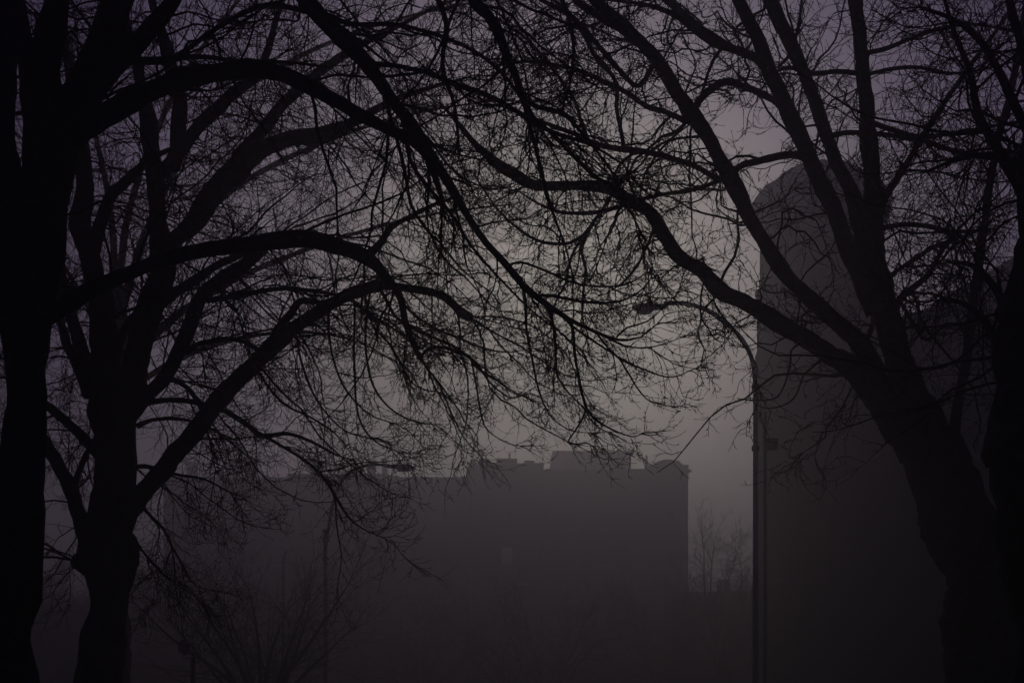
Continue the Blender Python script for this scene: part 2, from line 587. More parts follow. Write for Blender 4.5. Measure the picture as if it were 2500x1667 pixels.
# one column stands exactly where the pale window is seen
near = min(range(len(cols)), key=lambda i: abs(cols[i] - glow_blind))
shift = glow_blind - cols[near]
cols = [c + shift for c in cols if xl + 1.2 < c + shift < xr - 1.2]
cols = [c for c in cols if abs(c - xa) > 0.9 and abs(c - xb) > 0.9]
holes = []
for fl in range(5):
    zc = Z(1355, D) + pitch * (1 - fl)
    for cx in cols:
        holes.append((cx - 0.5, cx + 0.5, zc - 0.75, zc + 0.75))
special = [i for i, h in enumerate(holes) if abs((h[0] + h[1]) / 2 - glow_blind) < 0.1 and abs((h[2] + h[3]) / 2 - Z(1355, D)) < 0.1]
w = MB()
def sec(a, b, zt, y):
    hs_ = [h for h in holes if a < h[0] and h[1] < b]
    facade(w, a, b, 0, zt, y, hs_)
sec(xl, xa, zl, D); sec(xa, xb, za, D); sec(xb, xr, zb, D)
holes_in = [h for h in holes if any(a < h[0] and h[1] < b for a, b in ((xl, xa), (xa, xb), (xb, xr)))]
w.quad((xl, D, 0), (xl, D, zl), (xl, D + 15, zl), (xl, D + 15, 0))
w.quad((xr, D, 0), (xr, D + 15, 0), (xr, D + 15, zb), (xr, D, zb))
w.quad((xl, D + 15, 0), (xl, D + 15, zl), (xr, D + 15, zl), (xr, D + 15, 0))
w.quad((xa, D, zl), (xa, D + 15, zl), (xa, D + 15, za), (xa, D, za))
w.quad((xb, D, zb), (xb, D, za), (xb, D + 15, za), (xb, D + 15, zb))
w.build('wall', M['brick'], apt, off=base)
w = MB()
w.box(xl, xa - 0.003, D + 0.1, D + 15, zl - 0.35, zl - 0.02); w.box(xa + 0.003, xb - 0.003, D + 0.1, D + 15, za - 0.35, za - 0.02)
w.box(xb + 0.003, xr, D + 0.1, D + 15, zb - 0.35, zb - 0.02)
w.build('roof', M['roof'], apt, off=base)
w = MB(); w.box(xl - 0.1, xa - 0.05, D - 0.12, D + 0.14, zl + 0.002, zl + 0.12)
w.box(xa - 0.1, xb + 0.1, D - 0.12, D + 0.14, za + 0.002, za + 0.10); w.box(xb + 0.12, xr + 0.05, D - 0.12, D + 0.14, zb + 0.002, zb + 0.08)
w.box(xr, xr + 0.25, D - 0.18, D + 0.5, Z(1152, D), Z(1146, D))
w.build('coping', M['stone'], apt, off=base)
put_windows(apt, base, holes_in, D, 1.0, 1.5, [i for i, h in enumerate(holes_in) if abs((h[0] + h[1]) / 2 - glow_blind) < 0.1 and abs((h[2] + h[3]) / 2 - Z(1355, D)) < 0.1])
# stepped parapets
for q0, q1, ya, yb, zt in ((1127, 1144.5, 0.2, 5, 1162), (1139, 1144.2, 0.1, 6, 1145), (948, 974, 1.5, 7, 1161), (700, 947.8, 1.2, 7, 1156)):
    w = MB(); w.box(X(q0, D + ya), X(q1, D + ya), D + ya, D + yb, zl - 0.3, Z(zt, D + ya)); w.build('parapet', M['brick'], apt, off=base)
def chimney(px0, px1, pyt, zroof, flue=None, dy=1.5):
    w = MB(); a, b = X(px0, D + dy), X(px1, D + dy); t = Z(pyt, D + dy)
    w.box(a, b, D + dy, D + dy + 0.9, zroof - 0.4, t - 0.15)
    w.box(a - 0.07, b + 0.07, D + dy - 0.07, D + dy + 0.97, t - 0.146, t)
    o = w.build('chimney', M['brick'], apt, off=base)
    if flue:
        f = MB(); f.cyl((X(flue[0], D + dy), D + dy + 0.4, t - 0.02), 0.10, 0.08, Z(flue[1], D + dy) - t, 10)
        f.cyl((X(flue[0], D + dy), D + dy + 0.4, Z(flue[1], D + dy) - 0.04), 0.13, 0.11, 0.12, 10)
        f.build('flue', M['darksteel'], o, off=base)
chimney(1150, 1158, 1121, za)
chimney(1172, 1194, 1120, za, (1177, 1101), 3.0)
chimney(1214, 1261, 1119, za, (1244, 1108), 2.2)
chimney(1282, 1303, 1124, za, None, 2.8)
chimney(896, 916, 1122, zl, None, 2.2)
chimney(932, 943, 1119, zl, None, 3.0)
chimney(760, 784, 1124, zl, None, 3.0)
chimney(596, 622, 1126, zl, None, 3.0)
chimney(455, 476, 1128, zl, None, 3.0)
# right end: raised bay with a segmental arched top
w = MB(); ax0, ax1 = X(1578, D), xr
w.box(ax0, ax1, D - 0.15, D + 3, zb - 1.0, zr)
c0, c1 = X(1593, D), X(1668, D); n = 14
arc = [(c0 + (c1 - c0) * i / n, zr + (Z(1121, D) - zr) * math.sin(math.pi * i / n) ** 0.8) for i in range(n + 1)]
ring0 = np.array([(a, D - 0.12, b + 0.002) for a, b in arc] + [(c1, D - 0.12, zr - 0.1), (c0, D - 0.12, zr - 0.1)])
ring1 = ring0.copy(); ring1[:, 1] = D + 2.9
w.rings([ring0, ring1])
w.build('gable', M['brick'], apt, off=base)
w = MB(); w.cyl((X(1581, D), D + 1.0, zr - 0.2), 0.13, 0.09, Z(1106, D) - zr + 0.2, 10)
w.build('flue', M['darksteel'], apt, off=base)
w = MB(); w.tube([(X(1655, D), D + 1.5, Z(1128, D)), (X(1655, D), D + 1.5, Z(1120, D)), (X(1650, D), D + 1.5, Z(1117, D))], 0.04, 6)
w.tube([(X(1648, D), D + 1.5, Z(1119, D)), (X(1664, D), D + 1.5, Z(1119, D))], 0.08, 6)
w.build('vent', M['darksteel'], apt, off=base)
w = MB(); w.box(X(1263, D), X(1290, D), D - 0.45, D - 0.02, Z(1430, D), Z(1424, D))
w.build('air_conditioner', M['blind'], apt, off=base)
# pilasters at the changes of roof height
for px_ in (xl + 0.25, xa, xb, xr - 0.27):
    w = MB(); w.box(px_ - 0.25, px_ + 0.25, D - 0.14, D - 0.003, 0, zl - 0.4)
    w.build('pilaster', M['brick'], apt, off=base)

# --- the penthouse block behind it with an ogee roof and masts
D = 152.0
base = np.array([X(1447, D), D, 0.0])
ph = empty('far_block', tuple(base), 'pale square block with small bell-shaped roof and two thin masts rising behind the apartment roof', 'building')
w = MB(); px0, px1 = X(1354, D), X(1541, D)
w.box(px0, px1, D, D + 12, 0, Z(1104, D))
w.box(X(1348, D), px0, D + 1, D + 4, Z(1145, D), Z(1132, D))
for q in (1397, 1424, 1464, 1500, 1525):
    w.box(X(q, D), X(q + 4, D), D - 0.2, D - 0.003, 12, Z(1106, D))
w.build('wall', M['stone'], ph, off=base)
w = MB(); w.box(px0 - 0.25, px1 + 0.25, D - 0.3, D + 12.3, Z(1104, D) + 0.003, Z(1101, D))
w.build('cornice', M['stone'], ph, off=base)
w = MB(); cx, cy = X(1446, D), D + 4
prof = [(34, 1101), (27, 1098), (19, 1094), (14, 1090), (11, 1086), (9, 1084), (0.5, 1083)]
rg = []
for hw, py_ in prof:
    h_ = hw / F * D
    rg.append(np.array([(cx - h_, cy - h_, Z(py_, D)), (cx + h_, cy - h_, Z(py_, D)), (cx + h_, cy + h_, Z(py_, D)), (cx - h_, cy + h_, Z(py_, D))]))
rg[0][:, 2] += 0.003
w.rings(rg)
w.build('roof', M['roof'], ph, off=base)
for q, t in ((1408, 1066), (1531, 1072)):
    w = MB(); w.cyl((X(q, D), D + 2, Z(1101, D) + 0.002), 0.09, 0.05, Z(t, D) - Z(1101, D), 8)
    if q == 1408:
        w.cyl((X(q, D), D + 2, Z(1079, D)), 0.22, 0.12, Z(1068, D) - Z(1079, D), 8)
    else:
        w.box(X(q - 10, D), X(q, D), D + 1.97, D + 2.03, Z(1080, D), Z(1079, D))
    w.build('mast', M['darksteel'], ph, off=base)

# --- the tall tower at the right with its wing
D = 60.0
cx = X(2005, D + 2.6)
base = np.array([cx, D + 2.6, 0.0])
TURN = -math.atan2(cx, D + 2.6)
def turned(w):
    """the tower stands square to the corner where the photographer is, so its pieces are turned about its axis"""
    for i, v in enumerate(w.v):
        v = np.array(v, float); dx = v[:, 0] - cx; dy = v[:, 1] - (D + 2.6)
        v[:, 0] = cx + dx * math.cos(TURN) - dy * math.sin(TURN); v[:, 1] = D + 2.6 + dx * math.sin(TURN) + dy * math.cos(TURN)
        w.v[i] = v
    return w
tw = empty('brick_tower', tuple(base), 'tall dark brick tower with bulging cap, seen behind the forked tree at the right', 'tower')
def oct_ring(hw, ch, z):
    c = ch
    pts = [(-hw + c, -hw), (hw - c, -hw), (hw, -hw + c), (hw, hw - c), (hw - c, hw), (-hw + c, hw), (-hw, hw - c), (-hw, -hw + c)]
    return np.array([(cx + a, D + 2.6 + b, z) for a, b in pts])
def hwof(px): return (2005 - px) / F * D
w = MB()
w.rings([oct_ring(hwof(1837), 0.1, 0), oct_ring(hwof(1837), 0.1, Z(1432, D)), oct_ring(hwof(1846), 0.12, Z(1412, D)),
         oct_ring(hwof(1845), 0.2, Z(862, D)), oct_ring(hwof(1849), 0.35, Z(845, D)), oct_ring(hwof(1849), 0.45, Z(700, D)),
         oct_ring(hwof(1855), 0.55, Z(690, D)), oct_ring(hwof(1856), 0.6, Z(506, D))])
turned(w).build('wall', M['brick2'], tw, off=base)
w = MB()
w.rings([oct_ring(hwof(1855) + 0.01, 0.6, Z(506, D)), oct_ring(hwof(1836), 0.7, Z(478, D)), oct_ring(hwof(1846), 0.7, Z(457, D)),
         oct_ring(hwof(1868), 0.6, Z(430, D + 0.3)), oct_ring(hwof(1894), 0.5, Z(422, D + 0.8)), oct_ring(hwof(1905), 0.5, Z(412, D + 1.0)),
         oct_ring(hwof(1930), 0.4, Z(398, D + 1.4)), oct_ring(hwof(1955), 0.25, Z(396, D + 1.8)), oct_ring(0.1, 0.02, Z(392, D + 2.6))])
turned(w).build('cap', M['slate'], tw, off=base)
for z0, z1, hw in ((Z(900, D), Z(886, D), hwof(1843)), (Z(704, D), Z(697, D), hwof(1846))):
    w = MB(); w.rings([oct_ring(hw, 0.25, z0), oct_ring(hw + 0.04, 0.25, z0 + 0.06), oct_ring(hw + 0.04, 0.25, z1 - 0.05), oct_ring(hw, 0.3, z1)])
    turned(w).build('string_course', M['brick2'], tw, off=base)
w = MB(); w.box(cx + (1882 - 2005) / F * D, cx + (2030 - 2005) / F * D, D - 0.42, D + 0.05, Z(1423, D), Z(1412, D))
turned(w).build('ledge', M['stone'], tw, off=base)
for (q0, q1, r0, r1) in ((1920, 1950, 560, 660), (1985, 2020, 560, 660), (2060, 2090, 560, 660), (1950, 1975, 980, 1060), (2030, 2055, 980, 1060), (1950, 1975, 1230, 1310), (1900, 1925, 1500, 1580), (1990, 2015, 1500, 1580)):
    f = MB(); a, b, c, d = cx + (q0 - 2005) / F * D, cx + (q1 - 2005) / F * D, Z(r1, D), Z(r0, D); y = D - 0.10 if r0 > 700 else D + 0.02
    y = D + 2.6 - hwof(1849) - 0.03 if r0 > 700 else D + 2.6 - hwof(1856) - 0.03
    f.box(a, b, y, y + 0.1, c, c + 0.12); f.box(a, b, y, y + 0.1, d - 0.1, d); f.box(a, a + 0.06, y, y + 0.1, c + 0.12, d - 0.1); f.box(b - 0.06, b, y, y + 0.1, c + 0.12, d - 0.1)
    o = turned(f).build('window', M['brick2'], tw, off=base)
    p = MB(); p.box(a + 0.06, b - 0.06, y + 0.02, y + 0.06, c + 0.12, d - 0.1)
    turned(p).build('louvre', M['darksteel'], o, off=base)
# wing to the right, its roof climbing away from the tower
w = MB()
wx0, wx1, ridge = X(2160, D), X(3050, D), X(2520, D)
y0, y1 = D + 2.0, D + 16
ze, zr_ = Z(775, D), Z(600, D)
zm = Z(735, D)
w.add([(wx0, y0, 0), (wx1, y0, 0), (wx1, y0, ze), (ridge, y0, zr_), (X(2330, D), y0, Z(705, D)), (X(2290, D), y0, zm), (wx0, y0, ze)], [(0, 1, 2, 3, 4, 5, 6)])
w.quad((wx1, y0, 0), (wx1, y1, 0), (wx1, y1, ze), (wx1, y0, ze))
w.quad((wx0, y1, 0), (wx0, y1, ze), (wx1, y1, ze), (wx1, y1, 0))
w.build('wing', M['brick2'], tw, off=base)
w = MB()
prof = [(wx0 - 0.1, ze), (X(2290, D), zm), (X(2330, D), Z(705, D)), (ridge, zr_), (wx1 + 0.2, ze)]
for (a, b), (c, d) in zip(prof[:-1], prof[1:]):
    w.add([(a, y0 - 0.35, b), (c, y0 - 0.35, d), (c, y1, d), (a, y1, b), (a, y0 - 0.35, b + 0.14), (c, y0 - 0.35, d + 0.14), (c, y1, d + 0.14), (a, y1, b + 0.14)],
          [(0, 3, 2, 1), (4, 5, 6, 7), (0, 1, 5, 4), (1, 2, 6, 5), (2, 3, 7, 6), (3, 0, 4, 7)])
w.build('wing_roof', M['slate'], tw, off=base)
# low porch in front with pale sloping coping
D2 = 56.0
w = MB()
a0, a1, a2 = X(2030, D2), X(2260, D2), X(2490, D2)
zb_, zt_ = Z(1195, D2), Z(1045, D2)
w.rings([np.array([(a0, y, 0), (a2, y, 0), (a2, y, zb_), (a1, y, zt_), (a0, y, zb_)]) for y in (D2, D + 1.9)])
w.build('porch', M['brick2'], tw, off=base)
w = MB()
for (p, q) in (((a0 - 0.15, zb_ - 0.06), (a1, zt_ + 0.03)), ((a1, zt_ + 0.03), (a2 + 0.15, zb_ - 0.06))):
    w.add([(p[0], D2 - 0.16, p[1]), (q[0], D2 - 0.16, q[1]), (q[0], D + 1.8, q[1]), (p[0], D + 1.8, p[1]),
           (p[0], D2 - 0.16, p[1] + 0.2), (q[0], D2 - 0.16, q[1] + 0.2), (q[0], D + 1.8, q[1] + 0.2), (p[0], D + 1.8, p[1] + 0.2)],
          [(0, 3, 2, 1), (4, 5, 6, 7), (0, 1, 5, 4), (1, 2, 6, 5), (2, 3, 7, 6), (3, 0, 4, 7)])
w.build('porch_coping', M['stone'], tw, off=base)

# --- lower houses either side, mostly lost in the fog
def low_house(label, px0, px1, pye, pyr, D, name='low_house', mt='brick'):
    a, b = X(px0, D), X(px1, D); e, rr = Z(pye, D), Z(pyr, D)
    base = np.array([(a + b) / 2, D, 0.0])
    root = empty(name, tuple(base), label, 'house', None)
    n = max(2, int((b - a) / 3.2)); hl = []
    for fl in range(max(1, int(e / 3.1))):
        for i in range(n):
            c = a + (b - a) * (i + 0.5) / n
            hl.append((c - 0.5, c + 0.5, 1.0 + fl * 3.05, 2.5 + fl * 3.05))
    hl = [h for h in hl if h[3] < e - 0.2]
    w = MB(); facade(w, a, b, 0, e, D, hl)
    w.quad((a, D, 0), (a, D, e), (a, D + 10, e), (a, D + 10, 0)); w.quad((b, D, 0), (b, D + 10, 0), (b, D + 10, e), (b, D, e))
    w.quad((a, D + 10, 0), (a, D + 10, e), (b, D + 10, e), (b, D + 10, 0))
    w.build('wall', M[mt], root, off=base)
    w = MB()
    w.rings([np.array([(q, D - 0.4, e), (q, D + 5, rr), (q, D + 10.4, e), (q, D + 10.4, e - 0.2), (q, D - 0.4, e - 0.2)]) for q in (a - 0.3, b + 0.3)])
    ro = w.build('roof', M['slate'], root, off=base)
    w = MB(); w.box(b - 2.2, b - 1.3, D + 4.6, D + 5.4, e, rr + 0.9); w.build('chimney', M[mt], ro, off=base)
    put_windows(root, base, hl, D, 1.0, 1.5)
low_house('low pitched-roof house in fog left of the long apartment block', -120, 392, 1500, 1462, 96.0)
low_house('low grey house in fog between the apartment block and the tower', 1684, 1850, 1446, 1430, 104.0, mt='brick2')


# ------------------------------------------------------------------ street furniture
def street_lamp(label, pole_px, D, top_py, arm, head, r=0.085, arm_r=0.05, tip=0.0, brac=None):
    """pole up to top_py, then a curved arm through pixel points, a cobra head at the end"""
    bx = X(pole_px, D)
    base = np.array([bx, D, 0.0])
    root = empty('street_lamp', tuple(base), label, 'street lamp', 'cobra-head street lamps along the road')
    w = MB(); w.cyl((bx, D, 0.0), 0.20, 0.19, 0.25, 16); w.cyl((bx, D, 0.248), 0.15, r * 1.25, 0.35, 16)
    w.build('base', M['steel'], root, off=base, smooth=False)
    zt = Z(top_py, D)
    w = MB(); w.cyl((bx, D, 0.55), r * 1.25, r * 0.9, zt - 0.55, 16)
    w.build('pole', M['steel'], root, off=base, smooth=True)
    pts = catmull(np.array([[*P(a, b, D), 0] for a, b in arm]), 0.12)[:, :3]
    rad = np.linspace(r * 0.9, arm_r, len(pts))
    w = MB(); w.tube(pts, rad, 10)
    ao = w.build('arm', M['steel'], root, off=base, smooth=True)
    hx0, hx1, hy0, hy1 = head   # head from hx0 (arm side) to hx1 (tip) in pixels
    sgn = 1 if hx1 > hx0 else -1
    A = P(hx0, (hy0 + hy1) / 2, D); B = P(hx1, (hy0 + hy1) / 2, D)
    L = abs(B[0] - A[0]); H = (hy1 - hy0) / F * D; zc = A[2]
    w = MB(); rg = []
    for t, hh, ww, up in ((0, 0.3, 0.10, 0.06), (0.12, 0.42, 0.16, 0.05), (0.35, 0.62, 0.26, 0.02), (0.6, 0.85, 0.34, 0.0), (0.85, 0.8, 0.32, 0.0), (0.96, 0.6, 0.22, -0.01), (1.0, 0.25, 0.08, -0.02)):
        xx = A[0] + sgn * L * t
        k = 12; a = np.linspace(0, 2 * math.pi, k, endpoint=False)
        if sgn < 0: a = a[::-1]
        rg.append(np.stack([np.full(k, xx), D + ww * 0.5 * np.cos(a), zc + up * H + 0.42 * H * hh * np.sin(a)], 1))
    w.rings(rg)
    ho_ = w.build('lamp_head', M['steel'], root, off=base, smooth=True)
    w = MB(); cx_ = A[0] + sgn * L * 0.68; a = np.linspace(0, 2 * math.pi, 14, endpoint=False)
    w.rings([np.stack([cx_ + L * 0.24 * q * np.cos(a), D + 0.14 * q * np.sin(a), np.full(14, zc - H * z)], 1) for q, z in ((1.0, 0.12), (0.97, 0.38), (0.75, 0.55), (0.3, 0.62))])
    w.build('lens', M['lens'], ho_, off=base, smooth=True)
    w = MB(); cxp = A[0] + sgn * L * 0.55
    w.cyl((cxp, D, zc + H * 0.30), 0.045, 0.04, 0.13, 10)
    w.build('photocell', M['darksteel'], ho_, off=base)
    if brac:
        w = MB()
        for q in brac: w.cyl((bx, D, Z(q, D)), r * 1.5, r * 1.5, 0.10, 14)
        w.build('clamp', M['darksteel'], root, off=base)
    return root


street_lamp('tall street lamp whose long curved arm reaches left in front of the tower edge', 1844.5, 30.0, 930,
            [(1844, 960), (1843, 925), (1838, 885), (1822, 845), (1800, 815), (1770, 787), (1735, 762), (1700, 747), (1668, 741), (1640, 740), (1620, 741)],
            (1632, 1546, 737, 764), r=0.055, arm_r=0.045, brac=(950, 1100))
street_lamp('street lamp pointing right in front of the apartment roof, arm rising behind the twigs', 794.5, 40.0, 1296,
            [(798, 1318), (802, 1290), (807, 1258), (815, 1222), (828, 1185), (850, 1155), (880, 1140), (910, 1134), (945, 1135)],
            (940, 1004, 1129, 1149), r=0.055, arm_r=0.04, brac=(1300, 1320))

# a globe lamp, small and pale
D = 62.0
bx = X(691, D); base = np.array([bx, D, 0.0])
gl = empty('globe_lamp', tuple(base), 'slim post lamp with a small pale globe, faint in the fog above the bushy tree', 'street lamp')
w = MB(); w.cyl((bx, D, 0), 0.14, 0.12, 0.4, 12); w.build('base', M['darksteel'], gl, off=base)
w = MB(); pts = catmull(np.array([[bx, D, 0.3, 0], [bx, D, Z(1450, D), 0], [X(692, D), D, Z(1370, D), 0], [X(696, D), D, Z(1350, D), 0], [X(701, D), D, Z(1345, D), 0]]), 0.3)[:, :3]
w.tube(pts, 0.045, 8); w.build('pole', M['darksteel'], gl, off=base, smooth=True)
w = MB(); a = np.linspace(0, 2 * math.pi, 12, endpoint=False); c = P(706, 1343, D); R_ = 0.085
w.rings([np.stack([c[0] + R_ * math.sin(q) * np.cos(a), D + R_ * math.sin(q) * np.sin(a), np.full(12, c[2] - R_ * math.cos(q))], 1) for q in np.linspace(0.15, math.pi - 0.15, 8)])
w.build('globe', M['blind'], gl, off=base, smooth=True)

# timber utility pole beside the big lamp, with a small box on it
D = 33.0
bx = X(1868, D); base = np.array([bx, D, 0.0])
up = empty('signal_pole', tuple(base), 'slim dark pole with a small box near its top, right beside the tall lamp pole', 'pole')
w = MB(); w.cyl((bx, D, 0), 0.16, 0.15, 0.3, 12); w.build('base', M['darksteel'], up, off=base)
w = MB(); w.cyl((bx, D, 0.29), 0.05, 0.035, Z(1005, D) - 0.29, 10)
w.build('pole', M['wood'], up, off=base, smooth=True)
w = MB(); y = D - 0.16
w.box(X(1870, D), X(1897, D), y, y + 0.16, Z(1083, D), Z(1072, D)); w.box(bx - 0.01, X(1872, D), y + 0.13, y + 0.17, Z(1079, D), Z(1076, D))
w.build('signal_box', M['signblack'], up, off=base)
w = MB(); w.box(X(1871, D), X(1896, D), y + 0.01, y + 0.14, Z(1100, D), Z(1087, D)); w.box(bx - 0.01, X(1872, D), y + 0.13, y + 0.17, Z(1095, D), Z(1092, D))
w.build('bracket', M['darksteel'], up, off=base)

# the no-parking sign on its post
D = 24.0
bx = X(471, D); base = np.array([bx, D, 0.0])
sg = empty('parking_sign', tuple(base), 'round no-parking sign with a P on a bracket atop a dark post', 'sign')
w = MB(); w.cyl((bx, D, 0), 0.042, 0.040, Z(1607, D), 12); w.build('post', M['darksteel'], sg, off=base, smooth=True)
w = MB(); w.box(X(460, D), X(483, D), D - 0.02, D + 0.02, Z(1596, D), Z(1592, D)); w.box(X(455, D), X(484, D), D - 0.012, D + 0.012, Z(1606, D) - 0.01, Z(1604, D))
w.box(bx - 0.012, bx + 0.012, D - 0.011, D + 0.011, Z(1604, D), Z(1596, D))
w.build('bracket', M['darksteel'], sg, off=base)
c = P(449, 1579, D); R_ = 0.122; turn = math.radians(42)
def disc_pts(r, y):   # turned about the vertical
    a = np.linspace(0, 2 * math.pi, 28, endpoint=False)
    lx = r * np.cos(a)
    return np.stack([c[0] + lx * math.cos(turn) + y * math.sin(turn), D + lx * math.sin(turn) - y * math.cos(turn), c[2] + r * np.sin(a)], 1)
def face_pt(u, v, y): return (c[0] + u * math.cos(turn) + y * math.sin(turn), D + u * math.sin(turn) - y * math.cos(turn), c[2] + v)
w = MB(); w.rings([disc_pts(R_, -0.004), disc_pts(R_, 0.0)]); pl = w.build('sign_plate', M['signwhite'], sg, off=base)
w = MB(); o_, i_ = disc_pts(R_, 0.003), disc_pts(R_ * 0.84, 0.003); n = 28
w.add(np.concatenate([o_, i_]), [(j, (j + 1) % n, n + (j + 1) % n, n + j) for j in range(n)])
w.build('ring', M['signred'], pl, off=base)
w = MB(); hw_ = 0.009
w.quad(face_pt(-0.075 - hw_, 0.068 - hw_, 0.0075), face_pt(0.068, -0.075, 0.0075), face_pt(0.075, -0.068, 0.0075), face_pt(-0.068, 0.075, 0.0075))
w.build('slash', M['signred'], pl, off=base)
w = MB()
def bar(u0, u1, v0, v1): w.quad(face_pt(u0, v0, 0.005), face_pt(u1, v0, 0.005), face_pt(u1, v1, 0.005), face_pt(u0, v1, 0.005))
bar(-0.040, -0.018, -0.062, 0.062)
n = 12; aa = [math.pi / 2 - math.pi * i / n for i in range(n + 1)]
for p, q in zip(aa[:-1], aa[1:]):
    w.quad(face_pt(0.008 + 0.034 * math.cos(p), 0.028 + 0.034 * math.sin(p), 0.005), face_pt(0.008 + 0.034 * math.cos(q), 0.028 + 0.034 * math.sin(q), 0.005),
           face_pt(0.008 + 0.014 * math.cos(q), 0.028 + 0.015 * math.sin(q), 0.005), face_pt(0.008 + 0.014 * math.cos(p), 0.028 + 0.015 * math.sin(p), 0.005))
bar(-0.018, 0.008, 0.043, 0.062); bar(-0.018, 0.008, -0.006, 0.013)
w.build('letter_p', M['signblack'], pl, off=base)


